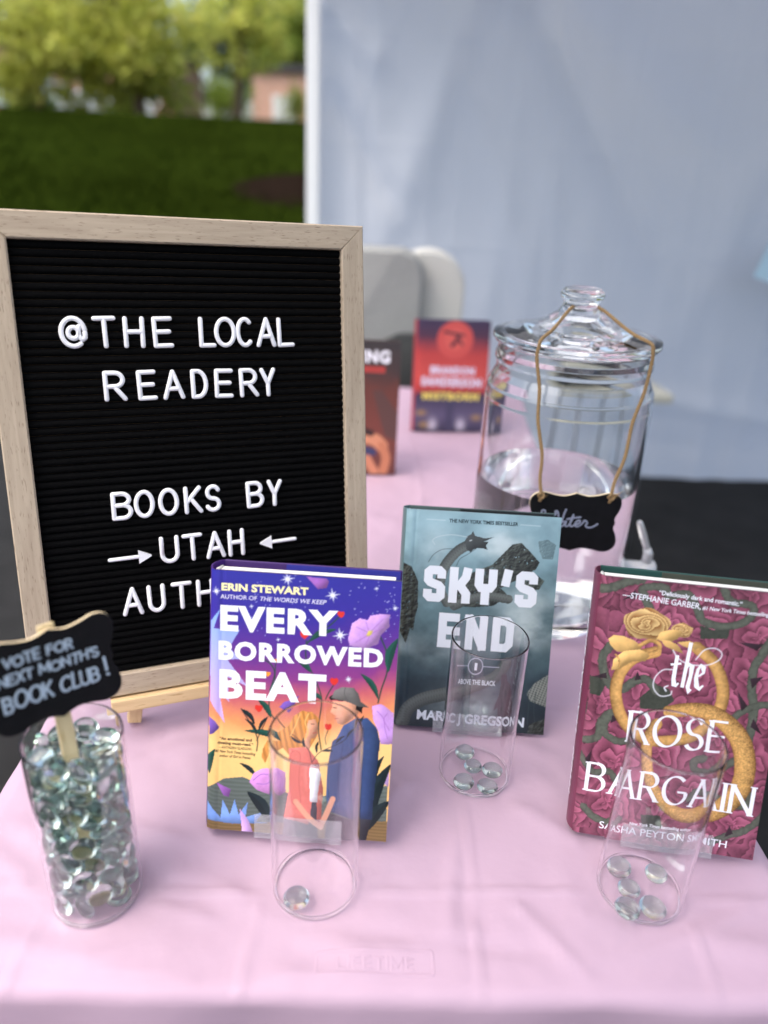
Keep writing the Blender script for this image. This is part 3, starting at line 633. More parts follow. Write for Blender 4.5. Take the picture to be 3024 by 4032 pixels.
ART_E=[
('poly','spike1',[(-0.0,174.9),(8.1,185.8),(2.8,169.5),(23.3,169.5),(15.5,155.0),(24.6,146.5),(14.4,145.0),(30.6,124.2),(14.7,130.9),(16.6,110.3),(8.2,118.3),(13.6,91.9),(0.8,109.8)]),
('poly','hill',[(-1.3,34.4),(13.9,44.9),(29.2,47.5),(39.0,43.8),(51.7,38.8),(79.7,35.1),(104.6,38.5),(131.9,45.1),(145.5,49.2),(146.4,8.8),(-0.7,-0.1)]),
('poly','ground',[(-2.2,8.2),(35.8,8.2),(91.8,13.5),(148.6,18.0),(148.6,-6.2),(-2.0,-6.3)]),
('poly','spike2',[(0.6,7.7),(0.3,23.5),(11.8,10.1),(13.3,26.8),(19.5,13.7),(23.0,27.6),(26.5,14.3),(33.9,26.2),(32.2,12.5),(46.8,18.2),(40.7,9.4),(51.3,8.7),(21.8,6.0)]),
('poly','lilac',[(27.1,20.1),(34.4,10.4),(39.7,-2.6),(29.7,-0.7),(28.8,8.4)]),
('poly','lilac',[(138.8,57.5),(146.1,62.5),(146.2,47.7),(142.6,50.4)]),
('leaf','dark',10.25,[(33.0,35.1),(52.0,9.5)]),
('leaf','dark',3.83,[(26.1,59.2),(40.3,47.7)]),
('leaf','green',6.15,[(1.6,47.6),(6.0,69.7)]),
('leaf','dark',10.25,[(134.8,16.9),(147.4,67.7)]),
('leaf','dark',9.57,[(132.4,9.2),(147.9,36.0)]),
('leaf','dark',4.1,[(135.6,52.8),(141.3,74.2)]),
('stroke','stem',1.23,[(133.2,171.6),(138.5,159.4),(139.7,144.1),(136.2,129.7),(134.1,118.1)]),
('stroke','stem',1.09,[(83.4,65.0),(66.7,85.7),(52.5,99.2),(48.4,109.0),(49.7,124.8),(52.0,136.4),(49.1,143.3),(42.8,147.7)]),
('stroke','stem',0.82,[(50.5,119.2),(52.2,130.7),(52.4,143.5),(53.0,146.6)]),
('stroke','stem',1.09,[(91.2,75.9),(88.3,94.6),(89.9,116.3),(85.5,130.3),(78.1,145.3),(75.7,153.6),(76.0,164.8)]),
('stroke','stem',0.96,[(92.8,118.0),(95.2,123.9),(99.2,131.3)]),
('stroke','stem',1.09,[(76.1,162.0),(83.7,172.3),(92.8,177.8),(101.1,186.6)]),
('stroke','stem',0.68,[(96.6,93.8),(94.2,86.3),(95.1,80.6)]),
('stroke','dark',0.96,[(39.7,70.5),(40.0,80.8),(34.9,92.1),(26.3,105.2)]),
('stroke','dark',0.82,[(39.4,79.3),(47.1,98.8)]),
('leaf','green',5.74,[(29.3,87.0),(69.9,75.5)]),
('leaf','dark',3.83,[(26.3,105.2),(37.6,93.0)]),
('leaf','dark',2.73,[(29.0,97.2),(39.5,85.9)]),
('leaf','dark',2.73,[(40.8,86.7),(48.0,100.3)]),
('leaf','green',4.92,[(38.8,114.7),(50.5,99.0)]),
('leaf','green',4.92,[(68.5,149.1),(80.4,139.1)]),
('leaf','green',3.83,[(81.0,122.1),(89.8,117.5)]),
('leaf','green',4.1,[(77.4,163.5),(98.9,175.4)]),
('leaf','green',4.92,[(119.1,141.2),(134.2,121.0)]),
('leaf','green',7.11,[(140.8,143.4),(146.9,171.8)]),
('leaf','green',3.55,[(48.6,114.7),(56.8,133.9)]),
('poly','lilac2',[(109.0,174.0),(110.7,181.1),(116.4,185.6),(122.5,184.6),(124.3,188.2),(132.1,190.1),(139.4,189.9),(139.2,183.0),(139.6,180.6),(133.1,172.9),(131.5,165.9),(125.6,163.4),(121.2,159.0),(117.0,162.4),(109.6,163.0),(108.2,168.4)]),
('poly','yellow',[(121.8,172.2),(123.6,176.2),(126.9,176.9),(126.4,173.6),(123.2,171.1)]),
('poly','purple2',[(73.9,215.8),(78.4,211.1),(83.3,206.7),(89.5,207.7),(91.5,213.3),(89.2,215.2)]),
('poly','lilac2',[(129.5,114.9),(136.2,117.1),(140.4,115.0),(147.0,109.8),(147.6,84.3),(138.0,83.8),(136.1,93.8),(131.2,103.6)]),
('stroke','petal',0.68,[(133.8,111.0),(138.9,105.6),(140.7,97.1),(143.2,88.6)]),
('stroke','petal',0.68,[(142.0,110.1),(139.6,104.2),(144.2,95.9)]),
('stroke','petal',0.55,[(123.0,175.0),(114.1,178.5)]),
('stroke','petal',0.55,[(123.1,172.2),(114.1,166.1)]),
('stroke','petal',0.55,[(124.5,171.6),(121.0,162.4)]),
('stroke','petal',0.55,[(125.6,175.9),(133.7,185.4)]),
('stroke','petal',0.55,[(126.6,174.6),(135.4,180.0)]),
('stroke','petal',0.55,[(123.6,176.4),(121.2,183.2)]),
('poly','purple',[(0.4,96.0),(5.9,93.1),(9.2,88.0),(4.8,82.8),(0.7,80.5)]),
('poly','purple',[(72.0,119.6),(68.5,111.9),(63.3,104.9),(56.6,108.9),(60.3,113.4),(66.3,115.6)]),
('poly','purple2',[(7.6,40.9),(19.7,36.0),(18.2,29.0),(13.9,30.2)]),
('poly','pink',[(34.6,43.5),(37.7,51.2),(44.3,55.7),(52.5,57.1),(60.9,54.4),(61.8,38.1),(56.1,33.7),(50.5,34.0),(40.6,37.2)]),
('stroke','petal',0.82,[(37.6,45.2),(44.4,50.9),(52.8,49.4),(48.8,43.1),(40.5,42.4)]),
('stroke','petal',0.68,[(51.3,53.7),(58.4,48.3),(57.3,37.8)]),
('poly','hair',[(88.3,101.8),(82.6,107.2),(74.1,107.3),(67.5,102.5),(63.7,94.2),(52.9,86.9),(57.3,80.6),(47.7,79.9),(44.4,72.4),(43.7,65.7),(46.9,60.5),(50.0,69.8),(58.9,74.9),(64.6,69.5),(72.6,75.2),(82.2,76.7),(87.3,87.3)]),
('poly','skin',[(79.6,99.8),(85.3,101.2),(87.4,96.7),(88.1,93.9),(87.4,91.6),(87.9,89.5),(85.9,86.0),(82.2,84.3),(81.6,75.2),(88.1,66.9),(82.7,63.5),(76.7,76.3),(78.3,89.5)]),
('stroke','hairlight',1.09,[(79.7,105.5),(77.2,98.1),(79.6,89.6),(75.2,79.1)]),
('stroke','hairlight',0.82,[(72.9,105.0),(69.2,94.6),(65.4,85.6)]),
('stroke','eye',0.68,[(82.1,97.0),(84.4,96.9)]),
('stroke','lip',0.82,[(84.2,89.5),(86.6,90.0)]),
('poly','coral',[(64.4,75.0),(75.3,76.9),(80.9,75.9),(89.6,65.5),(94.4,43.7),(93.8,13.6),(83.5,11.0),(72.2,13.4),(60.6,14.7),(63.2,29.3),(64.9,41.4)]),
('poly','skirt',[(60.9,14.8),(72.2,13.4),(83.5,11.0),(85.4,31.0),(89.6,31.4),(90.4,11.8),(92.5,-4.7),(60.2,-4.3)]),
('poly','white',[(82.2,60.5),(89.8,60.4),(92.2,55.4),(90.5,43.4),(89.9,31.1),(83.8,30.9)]),
('stroke','coraldark',0.68,[(67.2,74.1),(70.6,56.7),(68.6,35.7)]),
('poly','pants',[(97.6,23.7),(116.6,18.5),(134.0,18.7),(130.8,-0.4),(98.1,-3.0)]),
('poly','navy',[(108.7,97.6),(119.2,104.1),(126.7,104.7),(134.6,96.6),(137.6,85.3),(135.3,46.9),(134.4,18.7),(119.4,18.7),(99.9,24.4),(97.0,37.9),(97.8,66.1),(102.5,84.1)]),
('stroke','navydark',0.68,[(123.8,95.8),(120.7,75.2),(125.0,46.1)]),
('stroke','coraldark',9.02,[(70.1,69.2),(69.2,49.1),(71.5,31.4)]),
('stroke','coral',7.93,[(70.1,69.2),(69.2,49.1),(71.5,31.4)]),
('stroke','skin',4.65,[(71.5,30.2),(83.2,17.3),(93.6,9.8)]),
('stroke','navydark',9.84,[(104.7,81.3),(102.2,59.1),(103.9,37.0)]),
('stroke','navy',8.48,[(104.7,81.3),(102.2,59.1),(103.9,37.0)]),
('stroke','skin',4.65,[(103.1,35.1),(98.3,22.3),(93.8,11.4)]),
('poly','skin',[(98.5,117.0),(112.5,117.3),(120.2,111.4),(117.2,104.0),(108.9,98.2),(103.9,98.7),(102.0,102.9),(102.6,105.1),(97.3,108.0),(99.1,112.7)]),
('poly','black',[(95.1,119.6),(97.3,121.9),(100.8,121.1),(104.9,118.9),(113.1,118.0),(122.5,114.4),(121.8,108.3),(116.8,111.4),(114.5,116.7),(100.9,117.9),(96.9,117.6)]),
('poly','skin',[(113.0,115.9),(115.1,118.2),(117.3,116.2),(116.8,111.9),(114.6,111.0)]),
('poly','cap',[(97.4,119.7),(99.5,125.6),(105.8,129.2),(113.9,129.1),(118.5,124.4),(120.7,117.9),(127.6,113.4),(119.5,113.5),(110.5,117.1),(100.9,118.6)]),
('stroke','capdark',0.55,[(107.9,128.8),(107.4,123.3),(110.4,117.8)]),
('stroke','capdark',0.55,[(114.6,128.7),(117.6,122.6),(120.0,116.4)]),
('stroke','eye',0.82,[(99.8,112.0),(102.3,111.8)]),
('stroke','lip',0.68,[(101.6,102.8),(104.0,103.3)]),
('stroke','dark',0.68,[(84.1,64.4),(80.9,75.1),(73.8,81.9),(66.7,87.2)]),
('stroke','dark',0.68,[(84.1,64.4),(89.2,72.8),(97.3,77.8),(109.3,84.6),(118.3,95.4)]),
('leaf','dark',2.46,[(75.2,80.5),(65.4,85.6)]),
('leaf','dark',2.46,[(78.1,76.4),(76.4,85.0)]),
('leaf','dark',2.46,[(87.9,72.7),(88.8,83.0)]),
('leaf','dark',2.19,[(91.9,74.5),(101.5,75.2)]),
('leaf','dark',2.19,[(102.6,81.2),(110.5,89.0)]),
('leaf','dark',2.19,[(111.9,87.7),(119.7,95.5)]),
('leaf','dark',2.46,[(120.4,95.6),(123.9,106.6)]),
('heart','red',3.01,[(101.7,187.1)]),
('heart','red',3.83,[(74.2,168.9)]),
('heart','red',3.55,[(98.9,132.4)]),
('heart','red',3.42,[(40.3,105.8)]),
('heart','red',3.28,[(96.1,94.9)]),
('heart','orange',2.05,[(35.0,150.4)]),
('heart','orange',1.91,[(53.0,146.6)]),
('heart','orange',2.32,[(46.6,135.1)]),
('star','starw',3.83,[(4.5,199.7)]),
('star','starw',5.74,[(94.6,202.5)]),
('star','starw',1.91,[(127.9,209.9)]),
('star','starw',2.73,[(143.1,195.4)]),
('star','starw',6.15,[(101.8,171.0)]),
('star','starw',1.78,[(32.2,189.5)]),
('star','starw',1.78,[(53.8,164.2)]),
('star','starw',3.42,[(110.0,135.6)]),
('star','starw',5.74,[(59.4,213.0)]),
('text', 'cream', 0.035, 0, 5.81, 'ERIN STEWART', [(8.6, 201.0), (75.9, 201.5)]),
('text', 'palel', 0.008, 0, 3.48, 'AUTHOR OF', [(7.9, 194.3), (36.3, 194.6)]),
('text', 'palel', 0.008, 0.25, 3.48, 'THE WORDS WE KEEP', [(38.9, 194.5), (90.1, 194.9)]),
('text', 'white', 0.046, 0, 20.72, 'EVERY', [(8.3, 168.3), (99.8, 169.6)]),
('text', 'white', 0.046, 0, 15.88, 'BORROWED', [(7.5, 144.5), (136.2, 146.7)]),
('text', 'white', 0.046, 0, 24.2, 'BEAT', [(8.7, 112.9), (93.0, 114.1)]),
('text', 'brown', 0.03, 0, 2.55, '“An emotional and', [(9.6, 78.0), (35.6, 78.2)]),
('text', 'brown', 0.03, 0, 2.55, 'riveting must-read.”', [(8.3, 74.4), (36.8, 74.4)]),
('text', 'brown', 0.01, 0, 2.27, '—KATHLEEN GLASGOW,', [(9.5, 70.7), (36.0, 70.7)]),
('text', 'brown', 0.015, 0.15, 2.46, '#1 New York Times bestselling', [(6.4, 67.3), (38.7, 66.6)]),
('text', 'brown', 0.015, 0.15, 2.46, 'author of Girl in Pieces', [(9.9, 63.5), (35.0, 63.1)])]
ART_K=[
('poly','cloudrock',[(126.4,190.9),(135.3,193.1),(143.7,188.4),(142.3,179.1),(141.7,174.1),(131.9,174.2),(128.6,181.1)]),
('poly','rock',[(53.7,145.0),(66.9,157.3),(84.5,165.6),(94.8,177.6),(102.2,186.3),(110.7,188.5),(117.4,182.5),(129.5,170.5),(126.5,163.9),(114.7,154.6),(101.2,148.1),(87.9,138.6),(68.2,138.8)]),
('poly','rock2',[(113.3,154.6),(128.4,157.7),(135.5,153.1),(130.9,144.2),(115.7,141.8)]),
('poly','rock',[(45.7,138.8),(59.3,145.4),(90.0,147.3),(102.1,136.6),(88.8,125.7),(69.3,123.0),(52.4,123.3)]),
('poly','rock',[(-2.3,163.2),(7.8,159.3),(15.1,145.4),(16.2,119.5),(14.3,110.7),(13.1,96.1),(10.1,98.8),(6.7,83.2),(0.4,93.8)]),
('stroke','serp',9.88,[(62.2,184.1),(52.8,178.5),(44.4,169.4),(38.7,159.1),(36.0,146.8)]),
('stroke','serp',8.47,[(36.0,146.8),(38.2,135.4),(43.7,125.7)]),
('stroke','serp',8.75,[(51.0,123.2),(66.0,130.7),(82.5,134.7),(102.3,133.1)]),
('poly','serpd',[(57.1,187.3),(58.9,191.6),(62.7,194.0),(64.1,197.2),(66.4,192.5),(70.0,191.9),(75.7,190.6),(84.0,192.2),(77.3,188.5),(74.3,187.4),(79.8,187.7),(77.3,183.9),(79.3,179.7),(74.7,180.9),(69.4,180.8),(65.4,179.3),(63.5,176.3),(59.1,179.3)]),
('stroke','whisk',0.56,[(59.0,190.9),(44.9,192.2),(32.5,190.0),(26.5,186.1),(28.8,181.7)]),
('stroke','whiskd',0.56,[(47.2,178.9),(36.1,177.5),(28.1,172.0),(23.6,164.6)]),
('stroke','whiskd',0.56,[(68.1,180.2),(60.1,174.0),(53.5,169.3),(50.5,162.0)]),
('stroke','eye2',0.85,[(61.7,187.6),(63.3,188.1)]),
('stroke','serp',13.4,[(7.9,3.9),(12.8,17.8),(25.9,27.6),(42.7,33.3),(59.5,38.1)]),
('stroke','serp',11.99,[(59.5,38.1),(80.3,47.7),(96.8,56.2),(107.1,70.2)]),
('poly','wing',[(127.1,40.6),(134.0,51.4),(146.7,61.1),(147.6,27.9),(131.2,33.4)]),
('stroke','whiskd',0.85,[(126.3,50.9),(129.9,31.9),(130.2,9.5)]),
('stroke','whiskd',0.71,[(136.2,42.7),(135.4,24.8),(138.0,10.1)]),
('poly','darkfig',[(103.0,57.8),(105.7,59.8),(108.7,58.2),(109.5,52.7),(113.7,48.5),(117.6,34.0),(119.8,19.3),(111.1,16.4),(102.3,16.5),(101.2,25.4),(97.2,21.4),(98.1,28.2),(101.7,37.3),(103.1,50.7)]),
('poly','rock',[(131.6,9.6),(148.2,16.8),(148.3,-2.7),(131.2,-2.4)]),
('stroke','linew',0.42,[(19.6,205.7),(37.3,205.7)]),
('stroke','linew',0.42,[(108.6,205.7),(127.6,205.6)]),
('text', 'dkteal', 0.03, 0, 3.53, 'THE NEW YORK TIMES BESTSELLER', [(40.9, 204.1), (106.4, 204.4)]),
('title', 'pale', 'block', 0.235, 34.99, "SKY'S", [(20.4, 126.3), (129.2, 126.0)]),
('title', 'pale', 'block', 0.235, 34.29, 'END', [(37.0, 81.6), (111.2, 80.8)]),
('stroke','palel',0.56,[(82.8,66.0),(81.0,60.2),(75.6,57.4),(69.9,59.4),(67.3,65.0),(69.1,70.8),(74.5,73.5),(80.2,71.6),(82.8,66.0)]),
('stroke','palel',0.42,[(53.5,65.1),(66.9,65.4)]),
('stroke','palel',0.42,[(83.3,65.6),(99.6,65.5)]),
('text', 'pale', 0.03, 0, 7.34, '1', [(73.9, 61.7), (76.7, 61.6)]),
('text', 'pale', 0.02, 0, 5.08, 'ABOVE THE BLACK', [(56.8, 47.1), (97.2, 46.9)]),
('text', 'pale', 0.03, 0, 9.59, 'MARC J GREGSON', [(22.0, 7.9), (126.9, 6.6)])]
ART_R=[
('poly','leafd',[(40.0,125.7),(50.4,138.1),(61.1,136.0),(66.2,126.5),(58.1,118.0),(41.1,116.3)]),
('poly','leafd',[(-8.3,126.2),(-2.8,125.5),(1.1,114.1),(-0.0,99.0),(-5.6,99.6)]),
('poly','leafd',[(77.3,190.9),(87.7,188.0),(99.5,193.6),(98.5,182.3),(78.7,179.8)]),
('poly','leafd',[(51.7,26.1),(67.8,27.4),(70.4,17.0),(60.6,9.0),(54.5,14.1)]),
('poly','leafd',[(-0.1,137.7),(7.9,138.8),(12.6,132.1),(9.6,122.8),(1.5,123.1)]),
('stroke','vine',6.55,[(1.3,211.4),(10.2,213.8),(18.7,218.9),(30.0,222.3)]),
('stroke','vine',5.76,[(39.2,198.9),(34.2,208.1),(32.1,214.9),(40.8,217.9),(48.6,216.7),(51.8,211.5),(64.1,214.3),(72.8,205.7),(78.0,195.1),(89.8,191.7),(103.2,194.1),(112.2,200.7),(113.5,209.1),(107.0,211.7),(97.0,211.9),(90.8,221.5)]),
('stroke','vine',6.29,[(12.9,165.7),(8.0,156.4),(10.3,143.6),(16.6,132.7),(26.1,131.1),(34.5,138.8),(43.4,141.5),(51.0,133.1)]),
('stroke','vine',6.03,[(129.2,184.8),(124.8,173.1),(120.4,159.9),(121.7,141.7),(125.3,125.0),(124.6,103.1),(119.3,86.1),(110.2,77.2),(100.8,69.7),(90.2,70.9),(88.0,78.1),(95.4,81.5)]),
('stroke','vine',5.76,[(-1.0,82.1),(10.8,87.0),(12.2,99.3),(16.7,107.5),(20.5,109.5),(16.0,101.4),(15.7,92.3),(25.8,86.3),(35.1,87.7)]),
('stroke','vine',5.24,[(-4.3,74.0),(2.1,65.8),(11.4,56.5),(23.5,58.5),(29.7,51.8)]),
('stroke','vine',5.76,[(89.6,45.1),(95.3,52.2),(110.2,48.6),(125.0,45.1),(132.1,49.4),(132.6,55.5)]),
('stroke','vine',5.5,[(6.5,24.5),(15.7,16.6),(27.1,13.9),(33.3,19.8)]),
('stroke','vine',5.5,[(108.7,10.0),(120.8,18.4),(132.9,25.2),(143.8,39.4),(145.5,54.7)]),
('stroke','vine',5.24,[(111.0,118.5),(120.0,127.1),(130.6,132.2),(138.0,132.6)]),
('poly','thorn',[(30.1,209.7),(17.8,204.1),(25.9,212.8)]),
('poly','thorn',[(1.3,137.9),(12.1,143.1),(13.3,138.1)]),
('poly','thorn',[(34.4,139.5),(35.5,147.7),(39.5,141.0)]),
('poly','thorn',[(118.9,152.6),(128.5,155.4),(121.3,144.4)]),
('poly','thorn',[(116.5,125.1),(111.0,141.6),(120.2,130.0)]),
('poly','thorn',[(106.3,180.5),(124.8,181.5),(120.7,175.4)]),
('poly','thorn',[(20.2,100.5),(25.7,105.1),(20.7,108.1)]),
('poly','thorn',[(8.0,62.1),(8.0,75.1),(3.5,66.0)]),
('poly','thorn',[(118.4,16.4),(120.8,27.6),(124.4,20.6)]),
('poly','thorn',[(125.9,120.7),(134.1,107.5),(124.5,113.3)]),
('poly','thorn',[(121.8,86.5),(115.4,95.8),(124.8,92.9)]),
('poly','thorn',[(85.0,39.7),(97.0,49.4),(92.6,42.5)]),
('stroke','gold',9.43,[(47.1,165.1),(32.3,158.1),(23.2,145.3),(21.0,128.9),(25.6,111.8),(35.2,98.3),(48.1,91.2),(63.9,92.2),(81.5,97.9),(94.2,110.2),(100.9,127.2),(99.9,144.3),(91.2,161.7),(77.1,172.6)]),
('stroke','gold',12.84,[(54.3,105.6),(49.4,91.5),(50.2,73.5),(56.4,54.7),(69.1,38.5),(84.8,30.4),(101.7,33.4),(115.9,45.1),(125.0,63.2),(124.9,82.6),(118.6,100.7),(105.2,114.7),(90.2,121.2),(76.0,120.6),(63.4,117.3)]),
('flower','goldrose',17.29,[(38.0,186.8)]),
('flower','goldrose',7.86,[(64.6,185.1)]),
('poly','gold2',[(46.5,176.0),(49.0,181.5),(55.1,184.2),(60.1,185.2),(65.2,184.0),(62.4,177.8),(54.0,172.8)]),
('poly','gold2',[(49.8,175.4),(56.2,175.8),(63.0,172.9),(68.3,166.2),(60.3,168.3),(53.5,170.9)]),
('poly','gold2',[(62.1,174.9),(71.4,177.2),(80.8,173.7),(76.1,170.7),(66.9,172.4)]),
('poly','gold2',[(10.7,171.2),(14.3,174.8),(22.5,174.8),(30.6,172.3),(37.1,167.4),(30.6,160.8),(18.0,161.8),(12.8,166.4)]),
('poly','gold2',[(15.8,145.8),(16.5,155.3),(23.8,162.8),(35.3,165.7),(44.2,162.6),(40.4,156.3),(30.7,155.0),(21.6,147.3)]),
('stroke','gold',1.31,[(17.6,159.1),(20.7,155.2),(21.4,149.4)]),
('stroke','gold',3.41,[(35.0,168.8),(42.2,173.8),(49.2,171.8),(49.0,166.1),(43.5,163.1)]),
('stroke','white',0.66,[(60.0,168.2),(65.0,161.7),(73.8,158.2),(86.5,159.3),(94.6,164.7),(95.7,170.5),(90.3,173.6),(83.0,171.2),(77.7,162.7)]),
('stroke','white',0.66,[(62.3,152.3),(54.7,151.0),(49.4,143.8),(49.4,135.1),(55.1,129.3),(62.4,131.1),(63.2,134.5)]),
('stroke','white',0.92,[(59.8,138.4),(57.4,136.6),(59.0,133.9)]),
('text', 'white', 0.02, 0, 3.54, '“Deliciously dark and romantic.”', [(44.1, 211.8), (105.1, 209.3)]),
('text', 'white', 0.01, 0, 4.85, '—STEPHANIE GARBER,', [(17.3, 206.7), (75.9, 203.5)]),
('text', 'white', 0.015, 0.15, 3.14, '#1 New York Times bestselling author', [(77.1, 203.5), (136.3, 203.3)]),
('title', 'white', 'roman', 0.11, 25.94, 'ROSE', [(34.5, 87.3), (109.4, 88.3)]),
('title', 'white', 'roman', 0.11, 24.37, 'BARGAIN', [(6.2, 39.8), (135.2, 38.4)]),
('text', 'white', 0.005, 0, 6.55, 'SASHA PEYTON SMITH', [(21.1, 7.3), (121.0, 7.2)]),
('text', 'white', 0.015, 0.2, 2.88, 'New York Times bestselling author', [(43.4, 15.6), (95.9, 16.7)]),
('title', 'white', 'the', 0.078, 28.17, 'the', [(60.9, 137.7), (87.3, 138.5)])]
GEMS=[(-2057,-653,770,407,0,0,-914),(663,2053,770,421,0,0,907),(-20,-700,770,841,0,0,541),(-868,971,770,902,0,0,431),(1936,-946,870,0,-500,-866,0),(1968,859,943,98,-484,-866,-83),(-2087,1066,1171,671,-330,-318,583),(75,-2293,1258,49,-481,-610,628),(-1048,2396,1291,577,661,-169,449),(-1427,-2120,1295,636,368,-607,303),(15,783,1530,774,-59,228,-588),(-1369,-653,1714,41,-979,-121,158),(2157,64,1757,28,-868,-495,33),(224,-905,1775,957,56,173,227),(1451,1618,1883,172,476,850,-147),(361,2252,2111,187,-427,368,804),(1873,-1158,2189,746,513,-318,281),(-2621,110,2304,201,692,175,671),(-996,1120,2439,574,-161,10,803),(513,148,2453,960,-179,212,-38),(1195,-2250,2478,256,-91,682,-679),(-996,-676,2681,529,89,-11,-844),(2144,273,2692,14,-989,-142,43),(-469,-2232,2758,316,720,593,-172),(-2144,-1501,2851,255,-708,-166,-638),(1559,1520,3019,72,-167,320,930),(-746,2502,3081,683,670,-66,282),(-1932,1287,3244,180,-299,285,893),(-190,1191,3351,407,-155,32,-900),(1223,-371,3515,54,-307,947,82),(-1521,-204,3527,887,-229,-148,374),(855,2394,3830,626,-428,530,381),(-551,-1564,3872,339,554,373,-662),(1858,-1570,3984,619,-707,74,335),(2549,-28,3991,337,617,320,635),(-120,-439,4004,236,613,447,608),(540,-2570,4137,686,-711,13,156),(565,1066,4139,733,-119,50,-668),(-1175,-2242,4206,21,339,576,-743),(-1068,1871,4333,850,3,-52,524),(1788,1368,4506,314,439,102,835),(995,-290,4767,455,-321,-830,-11),(-2177,-396,4793,121,256,-585,-760),(-2372,939,4797,692,-96,-697,-164),(-1802,-1176,4890,347,701,-318,536),(-543,328,5001,617,84,-240,-745),(474,2110,5094,720,-99,-163,667),(-1037,1889,5355,961,67,-115,-241),(2014,-1008,5372,67,21,-563,-823),(-327,-1290,5577,817,-510,-215,164),(1246,-2077,5643,351,-308,-626,-625),(2145,57,5647,401,741,-440,311),(-373,-2520,5818,243,130,-676,683),(1812,1246,5833,551,-51,169,816),(430,83,6089,60,723,-688,-16),(285,2125,6163,913,17,44,-405),(-1112,760,6196,65,473,-799,-365),(-1179,-648,6284,464,682,-467,321),(-2519,2,6378,279,-598,-306,687),(-2028,1670,6452,708,318,612,-151),(-1937,-1658,6622,661,623,-315,-276),(1831,-1283,6758,906,-117,-201,-355),(1583,1470,6897,30,-95,992,-83),(647,-83,6910,82,-55,-28,-995),(-638,2080,7192,40,163,-979,-117),(730,-2519,7282,640,-698,110,301),(-549,-2076,7327,201,358,-349,-843),(-779,244,7330,527,768,208,299),(2144,178,7472,156,-866,443,174),(-1988,1095,7606,933,283,208,-79),(949,1985,7829,114,-897,259,-339),(-2273,-509,7899,412,136,-887,-160),(1742,-1371,7910,29,-525,822,-217),(-366,-910,8044,423,415,696,-405),(850,275,8086,670,-131,-223,696),(-399,1480,8105,770,-58,-119,-624),(-1526,-1791,8297,636,184,-749,35),(2223,-334,8653,298,257,197,898),(2270,1329,8730,422,695,-69,-578),(-1371,-218,8771,137,212,-950,185),(-1406,2133,8879,198,199,-669,-688),(295,2184,8906,160,388,-899,127),(-252,-2230,8944,25,718,562,409),(632,106,9008,522,-172,-193,813),(1350,-1770,9057,239,838,-465,157),(-2447,765,9126,183,-651,429,-599),(-911,862,9210,914,-149,38,-377),(-2396,-1063,9627,271,-720,-11,-639),(2181,-92,9696,292,-173,-67,-938),(1618,1591,9796,372,-383,-194,823),(-312,-489,9909,678,725,-86,-89),(-1117,-2272,9955,125,-227,-707,658),(-126,2245,10023,3,295,-924,243),(365,663,10068,2,507,-845,168),(-981,-1288,10141,154,453,579,-660),(1546,-1470,10189,471,864,-133,-116),(553,-2567,10425,258,-112,-693,-663),(-1465,-56,10477,39,316,-372,-872),(-1644,1413,10481,651,-225,600,408),(1322,-271,10890,105,446,-886,-71),(-2516,413,10897,520,390,-577,-495),(2554,582,10899,548,554,-470,-414),(-532,2168,10936,907,-192,-149,-344),(1365,1737,10952,189,-697,661,-203),(-69,745,11079,172,611,-714,297),(-1981,-1148,11223,464,-110,-324,817),(2312,-1081,11445,301,689,-8,660),(885,-1978,11561,256,74,182,947),(-739,-2364,11595,816,-460,275,217),(-294,-823,11666,550,-160,-720,-392),(547,1475,11878,30,-681,-703,203),(1273,-211,11887,128,437,-885,-96),(-2023,902,12091,120,-668,-666,310),(-487,2585,12274,253,375,-606,655),(-614,150,12447,369,363,820,-244),(1072,1923,12478,910,-176,105,-360),(2357,775,12583,558,-314,-435,633),(-2550,-610,12637,158,628,309,696),(-1608,-1481,12667,466,561,54,682),(-878,1225,12718,89,-158,926,-330),(920,-1942,12747,187,941,30,-280),(2123,-893,12873,760,-251,-256,543),(904,237,12983,420,221,59,878),(-587,-2113,13021,365,16,-930,47),(-1810,1865,13233,8,-515,551,-657),(1533,1545,13577,47,635,762,-118),(-108,2178,13579,159,-59,-980,-100),(-2228,400,13644,413,796,-56,-438),(-645,-232,13677,925,26,-185,-332),(1100,-1852,13717,541,143,349,752),(2099,-121,13789,335,-189,104,917),(-1794,-1268,14021,972,120,-70,-187),(-316,-2153,14045,367,79,-926,22),(-1090,828,14127,809,-447,74,374)]
# ================================================================ TABLE AND CLOTH
TX0, TX1, TY0, TY1 = -0.302, 0.3404, 0.3238, 1.850
TYAW = 0.0297
# plan rotation of the table about the origin
def tb(x, y): return (x * math.cos(TYAW) - y * math.sin(TYAW), x * math.sin(TYAW) + y * math.cos(TYAW))
M_tablep = mat("table_plastic", lin(225, 224, 218), .55, bump=(300, .2, .0005)); M_tablem = mat("table_steel", lin(120, 122, 124), .4, 1)
_c = tb((TX0 + TX1) / 2, (TY0 + TY1) / 2)
tbl = thing("folding_table", "folding table hidden under the pink plastic cloth", "table", (_c[0], _c[1], GZ), TYAW)
HW, HD = (TX1 - TX0) / 2, (TY1 - TY0) / 2
mb = MB(); mb.rbox(-HW + .004, HW - .004, -HD + .004, HD - .004, -GZ - .045, -GZ - .004, .01); mb.build("tabletop", M_tablep, tbl)
for sx in (-1, 1):
    for sy in (-1, 1):
        mb = MB(); mb.tube([(sx * (HW - .07), sy * (HD - .2), 0.0), (sx * (HW - .07), sy * (HD - .2), -GZ - .045)], .013, 10); mb.build("leg", M_tablem, tbl)

